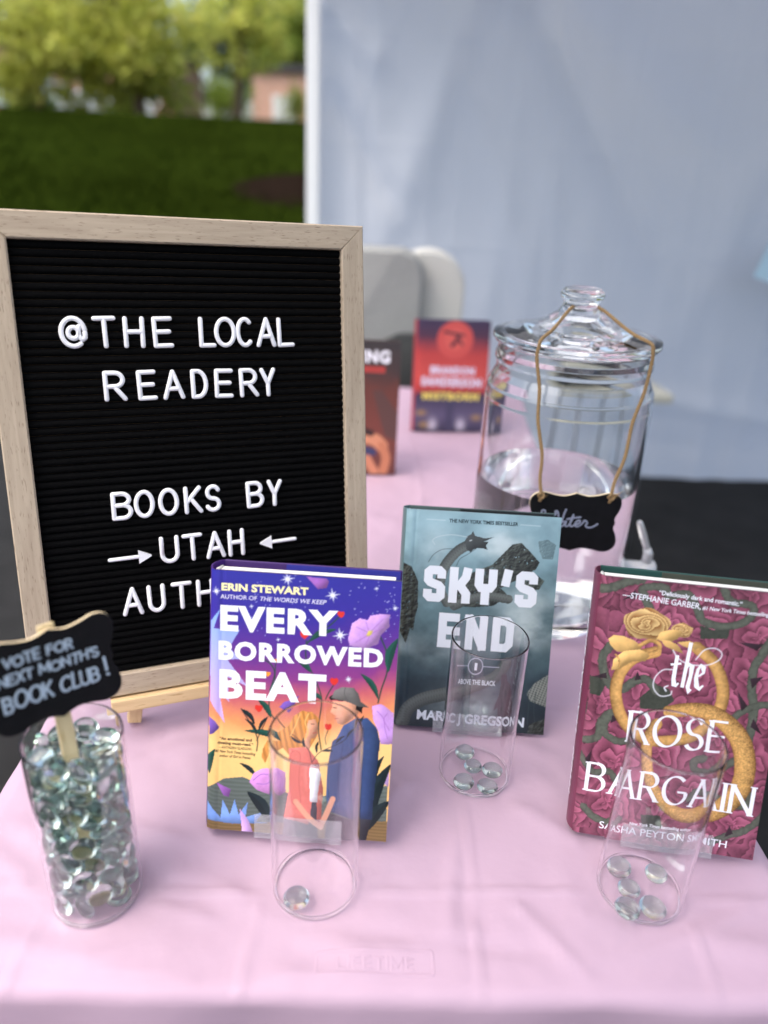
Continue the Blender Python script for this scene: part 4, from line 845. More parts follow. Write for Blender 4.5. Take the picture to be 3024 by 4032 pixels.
def vinyl(name, col):
    m = bpy.data.materials.new(name); m.use_nodes = True; n = m.node_tree.nodes; L = m.node_tree.links; b = n["Principled BSDF"]
    b.inputs["Base Color"].default_value = col; b.inputs["Roughness"].default_value = .55; b.inputs["Specular IOR Level"].default_value = .22
    b.inputs["Subsurface Weight"].default_value = 0
    tc = n.new("ShaderNodeTexCoord"); t = n.new("ShaderNodeTexNoise"); t.inputs["Scale"].default_value = 1400; t.inputs["Detail"].default_value = 2
    t2 = n.new("ShaderNodeTexNoise"); t2.inputs["Scale"].default_value = 45; t2.inputs["Detail"].default_value = 4
    L.new(tc.outputs["Object"], t.inputs["Vector"]); L.new(tc.outputs["Object"], t2.inputs["Vector"])
    b1 = n.new("ShaderNodeBump"); b1.inputs["Strength"].default_value = .25; b1.inputs["Distance"].default_value = .0002
    b2 = n.new("ShaderNodeBump"); b2.inputs["Strength"].default_value = .34; b2.inputs["Distance"].default_value = .0016
    L.new(t.outputs["Fac"], b1.inputs["Height"]); L.new(t2.outputs["Fac"], b2.inputs["Height"]); L.new(b1.outputs[0], b2.inputs["Normal"]); L.new(b2.outputs[0], b.inputs["Normal"])
    return m
FEET = [(.0 + cx_ * math.cos(-.0297) - cy_ * math.sin(-.0297), cx_ * math.sin(-.0297) + cy_ * math.cos(-.0297), r_) for cx_, cy_, r_ in ((-.2021, .3903, .036), (-.0396, .4051, .036), (.0946, .5308, .036), (.2135, .4139, .036), (-.058, .475, .055), (.093, .625, .055), (.24, .485, .055), (.2025, .8345, .09), (-.227, .5575, .012), (.0, .62, .012), (.125, 1.53, .06), (-.06, 1.27, .06))]
M_cloth = vinyl("pink_vinyl", CLOTH_COL)
def cloth_wrinkle(X, Y):
    """height of the cloth above the table, metres (about -1..+1 mm)"""
    Z = np.zeros_like(X)
    def ridge(a, b, wd, hh, fade=.2):
        s, t = seg_d(X, Y, a, b); return hh * np.exp(-(s / wd) ** 2) * np.clip(np.minimum(t, 1 - t) / fade, 0, 1)
    # packing creases
    for xc in (-.225, -.07, .092, .255): Z += .0012 * np.exp(-((X - xc + .006 * np.sin(Y * 9)) / .0022) ** 2) + .0006 * np.abs(((X - xc + .08) % .16) / .16 - .5)
    for yc in (.398, .62, .84, 1.06, 1.28, 1.5, 1.72): Z += .0014 * np.exp(-((Y - yc - .004 * np.sin(X * 11)) / .0022) ** 2)
    # drag wrinkles
    W_ = [((-.30, .46), (-.10, .40), .012, .0016), ((-.12, .41), (.02, .345), .010, .0018), ((-.02, .34), (.10, .37), .011, .0016), ((.0, .365), (.15, .352), .007, -.0012),
          ((.06, .52), (-.02, .44), .008, .0018), ((.05, .50), (.0, .56), .006, .0013), ((.09, .47), (.07, .36), .007, .0014), ((.13, .50), (.20, .44), .010, .0014),
          ((.17, .39), (.33, .35), .012, .0016), ((.2, .35), (.33, .40), .006, .0010), ((-.29, .36), (-.15, .34), .012, .0016), ((-.26, .50), (-.14, .56), .01, .0014), ((-.3, .44), (-.2, .37), .008, .0012),
          ((-.2, .46), (-.13, .44), .006, .0012), ((.10, .60), (.2, .54), .01, .0016), ((-.17, .39), (-.09, .37), .006, .0011), ((.24, .36), (.28, .50), .008, .0011),
          ((-.05, 1.1), (.15, .98), .02, .0018), ((.0, .9), (.12, 1.2), .018, .0015), ((-.1, 1.4), (.2, 1.3), .02, .0016), ((.12, .40), (.17, .33), .006, .0012), ((-.06, .335), (.03, .325), .007, .0012)]
    for a, b, wd, hh in W_: Z += ridge(a, b, wd, hh)
    Z += .0024 * (fbm(X * 14 + 5, Y * 14 + 2, 3, 41) - .5) + .0016 * (fbm(X * 34 + 5, Y * 30 + 2, 3, 47) - .5)
    Z = 1.7 * Z
    # the cloth lies flat under whatever stands on it
    calm = np.ones_like(X)
    for fx, fy, fr in FEET: calm = calm * np.clip((np.hypot(X - fx, Y - fy) - fr) / .022, 0, 1)
    return Z * calm - .0004
def tablecloth():
    D = .34; st = .0042; r = .010
    u = np.concatenate([np.linspace(TX0 - D, TX0 - .03, 30)[:-1], np.arange(TX0 - .03, TX1 + .03, st), np.linspace(TX1 + .03, TX1 + D, 30)[1:]])
    v = np.concatenate([np.linspace(TY0 - D, TY0 - .03, 34)[:-1], np.arange(TY0 - .03, .72, st), np.linspace(.722, TY1 + .03, 150), np.linspace(TY1 + .03, TY1 + D, 16)[1:]])
    U, Vv = np.meshgrid(u, v)
    def bend(s, lo, hi):
        over = np.where(s < lo, lo - s, np.where(s > hi, s - hi, 0)); sg = np.where(s < lo, -1, 1); a = np.minimum(over / r, PI / 2)
        base = np.clip(s, lo, hi); out = base + sg * r * np.sin(a); drop = r * (1 - np.cos(a)) + np.maximum(over - r * PI / 2, 0)
        return out, np.where(over > 0, drop, 0), over * sg
    X, dx, ox = bend(U, TX0 + .004, TX1 - .004); Y, dy, oy = bend(Vv, TY0 + .004, TY1 - .004)
    drop = np.maximum(dx, dy); mn = np.minimum(dx, dy)
    # skirts hang with loose vertical folds, corners gather outwards
    k = np.clip(drop / .25, 0, 1) ** .8
    wav = .010 * np.sin(U * 23 + 1.2 * np.sin(U * 7)) + .007 * np.sin(U * 51 + 2); wavy = .010 * np.sin(Vv * 21 + 1.1 * np.sin(Vv * 6)) + .006 * np.sin(Vv * 47)
    Y = Y + np.sign(oy) * (dy > dx) * k * (.012 + wav); X = X + np.sign(ox) * (dx >= dy) * (dx > 0) * k * (.012 + wavy)
    X = X + np.sign(ox) * mn * .28; Y = Y + np.sign(oy) * mn * .28
    Z = -drop + cloth_wrinkle(X, Y) * np.clip(1 - drop / .02, 0, 1)
    Z = np.minimum(Z, np.where(drop > 0, .0004, 1))
    c, s = math.cos(TYAW), math.sin(TYAW)
    P = np.stack([X * c - Y * s, X * s + Y * c, Z], -1).reshape(-1, 3)
    return np_mesh("tablecloth", P, grid_faces(len(u), len(v)), M_cloth)
cloth = link("tablecloth", tablecloth()); tag(cloth, "pale pink plastic tablecloth with fold creases covering the table", "tablecloth")
# name plate moulded into the table, showing through the cloth
def nameplate():
    mb = MB(); lay, tot = word_layout("LIFETIME", GL, .34); cap = 7.6; L = 52.0; sx = L / tot
    o = Vector((-.0165, .3365)); ang = math.radians(2.7)
    def T(x, y):
        X = o.x + (x * math.cos(ang) - y * math.sin(ang)) / 1000; Y = o.y + (x * math.sin(ang) + y * math.cos(ang)) / 1000
        c, s_ = math.cos(-TYAW), math.sin(-TYAW)
        return (X, Y, float(cloth_wrinkle(np.array([X * c - Y * s_]), np.array([X * s_ + Y * c]))[0]) + .00002)
    def line(P, closed):
        P = [np.array(p, float) for p in P]; out = []
        for i in range(len(P) if closed else len(P) - 1):
            A, B = P[i], P[(i + 1) % len(P)]; n = max(int(np.hypot(*(B - A)) / 2), 1); out += [tuple(A + (B - A) * k / n) for k in range(n)]
        return out if closed else out + [tuple(P[-1])]
    for x, stt in lay:
        for s_ in stt:
            pts = [T(a, b) for a, b in line([((x + a) * sx, b * cap) for a, b in (s_[1] if s_[0] == 'loop' else s_)], s_[0] == 'loop')]
            mb.tube(pts, .0010, 10, closed=s_[0] == 'loop', flat=((0, 0, 1), .2), caps='round')
    q = [T(a, b) for a, b in line([(-14, -3.5), (65, -3.5), (66, -2.5), (66, 12), (65, 13), (-14, 13), (-15, 12), (-15, -2.5)], True)]
    mb.tube(q, .0011, 10, closed=True, flat=((0, 0, 1), .2))
    return mb.build("embossed_nameplate", M_cloth, cloth)
nameplate()

# ================================================================ LETTER BOARD ON ITS EASEL
PB = (-0.28467, 0.54005, 0.07000, 0.409346, 0.207538, -0.029058); BW, BH = 0.27761, 0.37975
MBD = pose(*PB)
M_oak = wood("oak_veneer", lin(188, 172, 151), lin(126, 108, 90), 60)
M_pine = wood("pine", lin(222, 194, 150), lin(186, 150, 104), 34)
M_felt = mat("black_felt", (.0036, .0036, .0039, 1), 1.0, spec=.05, noise=(700, .5), bump=(1500, 1.0, .0008), sheen=0.0)
M_letter = mat("white_plastic", lin(238, 238, 242), .32, spec=.5)
board = thing("letter_board", "black felt letter board in a pale oak frame leaning on the table", "letter board", M=MBD)
FRW, FRT = .0215, .017
def rail(x0, z0, ang, length):
    """mitred rail, own x axis along it, inner edge on z=0"""
    o_ = MB()
    pts = [(-FRW, -FRW), (length + FRW, -FRW), (length, 0), (0, 0)]
    b = .0012
    vs = []
    for (yy, ins) in ((0.0, b), (b, 0), (FRT, 0)):
        q = [(-FRW + ins, -FRW + ins), (length + FRW - ins, -FRW + ins), (length + ins * .0 , -ins), (0, -ins)]
        vs += [(a, yy, c) for a, c in q]
    fs = [(0, 1, 2, 3)[::-1], (8, 9, 10, 11)] + [(i * 4 + k, i * 4 + (k + 1) % 4, (i + 1) * 4 + (k + 1) % 4, (i + 1) * 4 + k) for i in range(2) for k in range(4)]
    o_.add(vs, fs, False)
    ob = o_.build("frame_rail", M_oak, board, True)
    ob.location = (x0, 0, z0); ob.rotation_euler = (0, ang, 0)
    return ob
rail(0, 0, 0, BW); rail(BW, 0, -PI / 2, BH); rail(BW, BH, PI, BW); rail(0, BH, PI / 2, BH)
nr = 58; pit = BH / nr; prof = [(.0, .0042), (.05, .0010), (.12, .0), (.28, -.0010), (.5, -.0014), (.72, -.0010), (.88, .0), (.95, .0010)]
zz = np.array([(i + a) * pit for i in range(nr) for a, b in prof]); yy = np.array([b for i in range(nr) for a, b in prof]) + .0062
nx = 24; Xf, Zf = np.meshgrid(np.linspace(-.002, BW + .002, nx), zz); Yf = np.repeat(yy[:, None], nx, 1) + .0003 * (fbm(Xf * 60, Zf * 60, 2, 5) - .5)
link("felt_panel", np_mesh("felt_panel", np.stack([Xf, Yf, Zf], -1).reshape(-1, 3), grid_faces(nx, len(zz)), M_felt), board)
mb = MB(); mb.box(-.004, BW + .004, .0095, .0125, -.004, BH + .004); mb.build("back_panel", mat("hardboard", lin(120, 92, 66), .9), board)

NTH = {1: "first", 2: "second"}
def letter_obj(ch, x, z, wd, hh, label, rot=0):
    M = MBD @ Matrix.Translation((x / 1000, .0042, z / 1000)) @ Matrix.Rotation(rot, 4, 'Y')
    mb = MB(); W, st = GL[ch]; r = .00205; k = (wd / 1000 - 2 * r) / W if ch not in "I" else .01; kh = hh / 1000 - 2 * r
    for s in st:
        cl = s[0] == 'loop'; p = s[1] if cl else s
        # split at sharp corners so that every stroke ends round
        pts = [((a - W / 2) * k, 0, b * kh + r) for a, b in p]
        runs = [[pts[0]]]
        for i in range(1, len(pts)):
            runs[-1].append(pts[i])
            if not cl and i < len(pts) - 1:
                d1 = Vector(pts[i]) - Vector(pts[i - 1]); d2 = Vector(pts[i + 1]) - Vector(pts[i])
                if d1.angle(d2, 0) > math.radians(50): runs.append([pts[i]])
        for R in runs: mb.tube(R, r, 10, closed=cl, flat=((0, -1, 0), .95), caps='round')
    o = mb.build("plastic_letter", M_letter); o.matrix_world = M
    return tag(o, label, "letter", "white letters pinned to the letter board")
ROWW = [("@THELOCAL", ["@", "THE", "LOCAL"]), ("READERY", ["READERY"]), ("BOOKSBY", ["BOOKS", "BY"]), ("UTAH", ["UTAH"]), ("AUTHORS", ["AUTHORS"])]
for (row, (flat_, words)) in zip(BOARD_ROWS, ROWW):
    i = 0
    for wd_ in words:
        for j, c_ in enumerate(wd_):
            ch, x, z, lw, lh = row[i]; i += 1
            tot_ = wd_.count(ch); nth = wd_[:j + 1].count(ch)
            vis = {"AUTHORS": "AUTH"}.get(wd_, wd_)
            if wd_ == "@": lab = "white plastic at sign in the top line of the letter board"
            elif j >= len(vis): lab = "white plastic letter %s of the bottom line, behind the purple book" % ch
            elif tot_ > 1: lab = "%s white plastic letter %s in the word %s on the black felt" % (NTH[nth], ch, vis)
            else: lab = "white plastic letter %s in the word %s on the black felt" % (ch, vis)
            letter_obj(ch, x, z, lw, lh, lab, random.uniform(-.025, .025))
def arrow_obj(a, b, label):
    A = Vector((a[0] / 1000, 0, a[1] / 1000)); B = Vector((b[0] / 1000, 0, b[1] / 1000)); d = (B - A); L = d.length; ang = -math.atan2(d.z, d.x)
    mb = MB(); mb.tube([(.0018, 0, 0), (L - .008, 0, 0)], .0018, 10, flat=((0, -1, 0), .95), caps='round')
    pts = [(L - .0112, -.0062), (L, -.0004), (L, .0004), (L - .0112, .0062)]
    mb.prism(pts, -.0016, .0016, 'y')
    o = mb.build("plastic_arrow", M_letter, None, True); o.matrix_world = MBD @ Matrix.Translation((A.x, .0042, A.z)) @ Matrix.Rotation(ang, 4, 'Y')
    return tag(o, label, "arrow", "white arrows pinned to the letter board")
arrow_obj(*ARROWS[0], "white plastic arrow left of UTAH, pointing right"); arrow_obj(*ARROWS[1], "white plastic arrow right of UTAH, pointing left")

easel = thing("table_easel", "small pine easel holding up the letter board", "easel", M=MBD)
def stick(name, p, q, wd, dp, m, parent, upv=(0, -1, 0)):
    """square stick from p to q (parent's own space), grain along its x"""
    P, Q = Vector(p), Vector(q); x = (Q - P); L = x.length; x.normalize(); y = Vector(upv); y = (y - x * y.dot(x)).normalized(); z = x.cross(y)
    mb = MB(); mb.rbox(0, L, -dp / 2, dp / 2, -wd / 2, wd / 2, .0012)
    o = mb.build(name, m, parent); o.matrix_local = Matrix(((x.x, y.x, z.x, P.x), (x.y, y.y, z.y, P.y), (x.z, y.z, z.z, P.z), (0, 0, 0, 1))); return o
LZ = -FRW - .0016
stick("ledge", (.0425, .0065, LZ - .0062), (BW - .0425, .0065, LZ - .0062), .0122, .026, M_pine, easel)
MI = MBD.inverted()
def on_table(x, y, z=0.0): return MI @ Vector((x, y, z))
lb = on_table(-.2266, .5575, .0018); lb = on_table(*(MBD @ Vector((lb.x, .0285, lb.z)) + Vector((0, 0, 0))).xy, .0018); lb.y = max(lb.y, .0275); apex = Vector((BW / 2, .036, .30))
rb_ = Vector((BW - lb.x, lb.y, lb.z)); 
_r = MBD @ rb_; rb_ = on_table(_r.x, _r.y, .0018)
for q in (lb, rb_):
    d_ = (apex - q); sgn = 1 if q.x < BW / 2 else -1
    stick("leg", q, apex + Vector((-sgn * .012, 0, 0)), .0128, .013, M_pine, easel)
_bk = MBD @ Vector((BW / 2, .05, 0)); bkf = on_table(_bk.x - .04, _bk.y + .13, .0018)
stick("rear_leg", bkf, apex + Vector((0, .014, -.01)), .0128, .013, M_pine, easel)

# ================================================================ BOOKS
def S(*c): return np.array(lin(*c)[:3])
class Art:
    """paints a printed cover: one colour per point of a fine grid (mm, origin bottom left)"""
    def __init__(s, W, H, step=.55):
        s.nx = int(W * 1000 / step) + 1; s.ny = int(H * 1000 / step) + 1
        s.x = np.linspace(0, W * 1000, s.nx); s.y = np.linspace(0, H * 1000, s.ny); s.X, s.Y = np.meshgrid(s.x, s.y); s.C = np.zeros(s.X.shape + (3,)); s.W = W; s.H = H
        s.n1 = fbm(s.X * .09, s.Y * .09, 5, 3); s.n2 = fbm(s.X * .5, s.Y * .5, 3, 9)
    def put(s, m, col, a=1.0):
        m = np.clip(m, 0, 1)[..., None] * a; s.C = s.C * (1 - m) + col * m
    def inside(s, pts):
        m = np.zeros(s.X.shape, bool); n = len(pts)
        for i in range(n):
            (x1, y1), (x2, y2) = pts[i], pts[(i + 1) % n]
            if y1 == y2: continue
            c = ((y1 > s.Y) != (y2 > s.Y)) & (s.X < (x2 - x1) * (s.Y - y1) / (y2 - y1) + x1); m ^= c
        return m
    def relief(s, m, r):
        """soft modelling inside a printed shape, as a painter would round it off"""
        b = m.astype(float)
        for _ in range(2):
            for ax in (0, 1):
                p = np.pad(b, [(r + 1, r) if a == ax else (0, 0) for a in (0, 1)], mode='edge'); c = np.cumsum(p, ax); n_ = c.shape[ax]
                b = (np.take(c, range(2 * r + 1, n_), ax) - np.take(c, range(0, n_ - 2 * r - 1), ax)) / (2 * r + 1)
        gy, gx = np.gradient(b); return np.clip(1 + 2.6 * r * .5 * (gx * .8 - gy * .6) - .30 * (1 - b), .45, 1.45)
    def path(s, pts):
        """distance to a smooth line, side, and position along it"""
        P = smooth_path(pts, 6) if len(pts) > 2 else [np.array(p, float) for p in pts]
        bd = np.full(s.X.shape, 1e9); sd = np.zeros(s.X.shape); al = np.zeros(s.X.shape); acc = 0
        for a, b in zip(P, P[1:]):
            d = b - a; L = max(np.hypot(*d), 1e-6); t = np.clip(((s.X - a[0]) * d[0] + (s.Y - a[1]) * d[1]) / L ** 2, 0, 1)
            ex = s.X - a[0] - t * d[0]; ey = s.Y - a[1] - t * d[1]; q = np.hypot(ex, ey); k = q < bd
            bd = np.where(k, q, bd); sd = np.where(k, (d[0] * ey - d[1] * ex) / L, sd); al = np.where(k, acc + t * L, al); acc += L
        return bd, sd, al, acc
def soft(d, w=.35): return np.clip((w - d) / (2 * w), 0, 1)

PAL = dict(
    spike1=S(150, 165, 228), spike2=S(128, 165, 232), lilac=S(205, 165, 222), hill=S(98, 108, 102), ground=S(126, 100, 62), dark=S(26, 40, 44), green=S(28, 74, 64), stem=S(38, 66, 58),
    lilac2=S(196, 150, 216), petal=S(164, 112, 190), purple=S(122, 88, 178), purple2=S(160, 100, 184), pink=S(206, 142, 206), yellow=S(236, 214, 110), hair=S(206, 138, 70), hairlight=S(234, 184, 110),
    skin=S(222, 160, 130), eye=S(60, 40, 40), lip=S(178, 80, 74), coral=S(218, 116, 104), coraldark=S(188, 90, 84), skirt=S(62, 62, 74), white=S(240, 240, 248), pants=S(56, 56, 64), navy=S(58, 78, 122), navydark=S(44, 60, 100),
    black=S(32, 28, 30), cap=S(112, 110, 108), capdark=S(84, 82, 82), red=S(212, 52, 44), orange=S(236, 148, 52), starw=S(226, 228, 250), cream=S(250, 240, 176), palel=S(222, 220, 240), brown=S(84, 58, 48),
    rock=S(54, 58, 54), rock2=S(72, 80, 74), cloudrock=S(66, 80, 80), serp=S(92, 98, 96), serpd=S(58, 62, 62), whisk=S(176, 192, 198), whiskd=S(50, 62, 66), eye2=S(190, 200, 200), wing=S(120, 126, 120), darkfig=S(58, 46, 52), linew=S(190, 208, 214), dkteal=S(38, 56, 62), pale=S(214, 220, 228),
    leafd=S(62, 66, 58), vine=S(82, 86, 76), thorn=S(58, 40, 50), gold=S(206, 150, 78), gold2=S(226, 182, 112), goldrose=S(222, 174, 104))

def paint_items(A, items, z_title):
    """prints shapes into the grid and returns the lettering (grouped by colour)"""
    letters = []
    for it in items:
        k, key = it[0], it[1]; col = PAL[key]; pts = it[-1]
        if k == 'poly':
            m = A.inside(pts)
            if key in ('rock', 'rock2', 'cloudrock'):
                c = col[None, None] * (.55 + .9 * A.n2[..., None] + .5 * (A.n1[..., None] - .5)); gy_, gx_ = np.gradient(fbm(A.X * .28, A.Y * .34, 5, 77)); c = col[None, None] * np.clip(1 + 9 * (gy_ - gx_) + .5 * (A.n1 - .5), .3, 2.4)[..., None] * (.75 + .5 * A.relief(A.inside(pts), 10)[..., None] - .35)
                m2 = m & (A.n2 > .22); C0 = A.C.copy(); A.C = np.where(m2[..., None], c, A.C)
                if key == 'cloudrock': A.C = A.C * .55 + C0 * .45
            elif key == 'hill':
                st = .85 + .3 * (np.sin((A.Y * 1.6 + 4 * np.sin(A.X * .06) + 3 * A.n1) * 1.1) * .5 + .5); A.C = np.where(m[..., None], col * st[..., None] * (.8 + .004 * A.Y[..., None]), A.C)
            elif key == 'ground':
                st = .8 + .4 * (np.sin(A.Y * 2.2 + 2 * np.sin(A.X * .1)) * .5 + .5); A.C = np.where(m[..., None], col * st[..., None], A.C)
            elif key == 'spike1':
                t = np.clip((A.Y - 90) / 90, 0, 1)[..., None]; A.C = np.where(m[..., None], S(208, 168, 222) * (1 - t) + S(132, 168, 232) * t, A.C)
            elif key == 'wing':
                v = .55 + .9 * (np.sin(A.X * 1.5 + A.Y) * np.sin(A.Y * 1.6 - A.X * .6) > -.1); A.C = np.where(m[..., None], col * v[..., None] * .8, A.C)
            elif key == 'leafd':
                A.C = np.where(m[..., None], col * (.7 + .6 * A.n2[..., None]), A.C)
            elif key == 'hair':
                A.C = np.where(m[..., None], col * (.75 + .5 * ((np.sin(A.X * 1.3 + A.Y * .35 + 5 * A.n1) * .5 + .5) * A.relief(m, 9))[..., None]), A.C)
            else: A.C = np.where(m[..., None], col * ((.88 + .24 * A.n2) * A.relief(m, 7 if key not in ('eye', 'lip') else 2))[..., None], A.C)
        elif k == 'leaf':
            (x0, y0), (x1, y1) = pts; dx, dy = x1 - x0, y1 - y0; L = math.hypot(dx, dy); t = ((A.X - x0) * dx + (A.Y - y0) * dy) / L ** 2
            s = ((A.X - x0) * -dy + (A.Y - y0) * dx) / L; bend = .10 * L * np.sin(PI * np.clip(t, 0, 1)); s = s - bend
            hw = it[2] / 2 * np.sin(PI * np.clip(t, 0, 1)) ** .8; m = (np.abs(s) < hw) & (t > 0) & (t < 1)
            sh = (.8 + .45 * (s > 0)) if key[:4] != 'gold' else (.55 + .7 * np.sin(PI * np.clip((s / np.maximum(hw, .01) + 1) / 2, 0, 1)) + .2 * np.sin(t * 22))
            A.C = np.where(m[..., None], col * np.asarray(sh)[..., None], A.C)
        elif k == 'stroke':
            bd, sd, al, tot = A.path(pts); hw = it[2] / 2
            if key in ('serp', 'vine', 'gold'):
                if key == 'vine': hw = hw * (.85 + .5 * A.n2)
                if key == 'gold' and it[2] > 12: hw = hw * (.75 + .5 * np.clip((A.X - 60) / 60, 0, 1))
                q = np.clip(sd / hw, -1, 1); rnd = np.sqrt(np.clip(1 - q * q, 0, 1))
                if key == 'serp':
                    sc_ = np.maximum(np.abs(np.sin(al * 1.15 + q * 2.2)), np.abs(np.sin(al * 1.15 - q * 2.2))); c = col * ((.35 + .85 * rnd * (.55 + .45 * q)) * (.65 + .5 * sc_))[..., None]
                elif key == 'vine': c = col * ((.45 + .75 * rnd) * (.7 + .6 * A.n2))[..., None]
                else:
                    c = S(128, 78, 36) * (1 - rnd[..., None]) + S(232, 180, 108) * rnd[..., None]; c = c * (.52 + .46 * (.5 + .5 * q) + .5 * (A.n2 - .5) + (.22 * np.sin(26 * A.n2 + 3 * q) * (rnd > .3) if it[2] > 12 else .05 * np.sin(al * .5)))[..., None]
                A.C = np.where((bd < hw)[..., None], c, A.C)
            else: A.put(soft(bd - hw, .3), col)
        elif k == 'heart':
            (cx, cy) = pts[0]; r = it[2]; X = (A.X - cx) / r; Y = (A.Y - cy) / r; A.put(((X * X + Y * Y - .62) ** 3 - X * X * Y ** 3 < 0).astype(float), col)
        elif k == 'star':
            (cx, cy) = pts[0]; r = it[2]
            for q in range(8):
                a = q * PI / 4 + .2; R = r * (1 if q % 2 == 0 else .72); bd, _, al, _ = A.path([(cx, cy), (cx + R * math.cos(a), cy + R * math.sin(a))]); A.put(soft(bd - .16 * r * (1 - al / R) * .8, .22), col)
        elif k == 'flower':
            (cx, cy) = pts[0]; r = it[2]; X = A.X - cx; Y = (A.Y - cy) * 1.35; R = np.hypot(X, Y) / r; th = np.arctan2(Y, X)
            ring = (R * 4.2 + .45 * np.sin(2 * th + R * 7) + th / (2 * PI)) % 1; edge = R < 1 + .06 * np.sin(5 * th)
            c = S(146, 90, 42) * (1 - ring[..., None]) + S(250, 214, 146) * ring[..., None]; A.C = np.where(edge[..., None], c * (.8 + .25 * (Y / r)[..., None]), A.C)
        elif k in ('text', 'title'):
            mb = MB(); letters.append((key, k, mb))
            if k == 'title': title_mesh(mb, it[5], it[2], it[3], pts[0], pts[1], it[4], z_title)
            else: text_mesh(mb, it[5], it[2], it[3], pts[0], pts[1], it[4], z_title, 1.14 if it[2] > .04 and it[4] > 15 else 1.0)
    return letters

def art_E(W, H):
    A = Art(W, H); v = 1 - A.Y / (H * 1000) + .05 * (A.n1 - .5); u = A.X / (W * 1000)
    st = [0, .17, .30, .40, .48, .57, .66, 1]; cs = [(46, 46, 150), (56, 44, 148), (94, 48, 140), (136, 58, 128), (196, 96, 104), (234, 152, 96), (250, 206, 132), (246, 196, 118)]
    L = np.array([S(*c) for c in cs]); vv = v + .10 * (u - .35) ** 2 * 2
    A.C = np.stack([np.interp(vv, st, L[:, i]) for i in range(3)], -1); A.C *= (.96 + .08 * A.n2[..., None])
    r_ = np.random.default_rng(3)
    for k in range(90):
        cx, cy = r_.choice([38, 70, 118, 138, 142]) + r_.normal(0, 5), r_.choice([212, 190, 206, 192, 176]) + r_.normal(0, 7); A.put((np.hypot(A.X - cx, A.Y - cy) < .42).astype(float), S(170, 170, 230), .8)
    return A
def art_K(W, H):
    A = Art(W, H); v = 1 - A.Y / (H * 1000); c1, c2, c3 = S(150, 184, 194), S(94, 122, 130), S(44, 60, 70)
    L = np.array([c1, S(128, 162, 172), c2, S(70, 94, 102), c3, S(34, 46, 54)]); A.C = np.stack([np.interp(v + .25 * (A.n1 - .5), [0, .2, .42, .6, .8, 1], L[:, i]) for i in range(3)], -1)
    n = fbm(A.X * .035 + 4, A.Y * .05 + 1, 6, 17)
    for cx, cy, rx, ry, a in ((95, 183, 22, 16, .8), (125, 105, 24, 20, .7), (70, 30, 26, 18, .6), (30, 175, 16, 26, .35), (120, 130, 26, 14, .4), (30, 80, 40, 14, .3)):
        g = np.exp(-((A.X - cx) / rx) ** 2 - ((A.Y - cy) / ry) ** 2); A.put(np.clip(g * (n * 2.6 - .55), 0, 1), S(198, 212, 214), a)
    A.C *= (.62 + .42 * n)[..., None]
    return A
def art_R(W, H):
    A = Art(W, H); r_ = np.random.default_rng(5); pts = []
    for k in range(900):
        p = r_.random(2) * (W * 1000 + 20, H * 1000 + 20) - 10; rr = r_.uniform(17, 31)
        if all(math.hypot(p[0] - q[0], p[1] - q[1]) > .62 * (rr + q[2]) for q in pts): pts.append((p[0], p[1], rr))
    best = np.full(A.X.shape, 1e9); C = np.zeros(A.X.shape + (3,))
    lo, hi = S(62, 18, 34), S(200, 112, 142)
    for i, (cx, cy, rr) in enumerate(pts):
        X = A.X - cx; Y = A.Y - cy; R = np.hypot(X, Y) / rr + .10 * (A.n1 - .5); th = np.arctan2(Y, X)
        k = R < best
        ring = (R * 2.7 + .42 * np.sin(3 * th + i + R * 4) + .16 * np.sin(7 * th + 2 * i)) % 1
        sh = ring ** .8 * (.75 + .25 * np.sin(th + 1)) * np.clip(1.25 - .55 * R, .2, 1) + .2 * (A.n2 - .5)
        c = lo + (hi - lo) * np.clip(sh + .12, 0, 1)[..., None]; C = np.where(k[..., None], c, C); best = np.where(k, R, best)
    A.C = C; edge = np.clip(np.minimum(A.X / 14, (W * 1000 - A.X) / 14), 0, 1)
    A.C *= .84 * (.72 + .28 * np.minimum(edge, np.clip(np.minimum(A.Y, H * 1000 - A.Y) / 16, 0, 1)))[..., None]
    return A

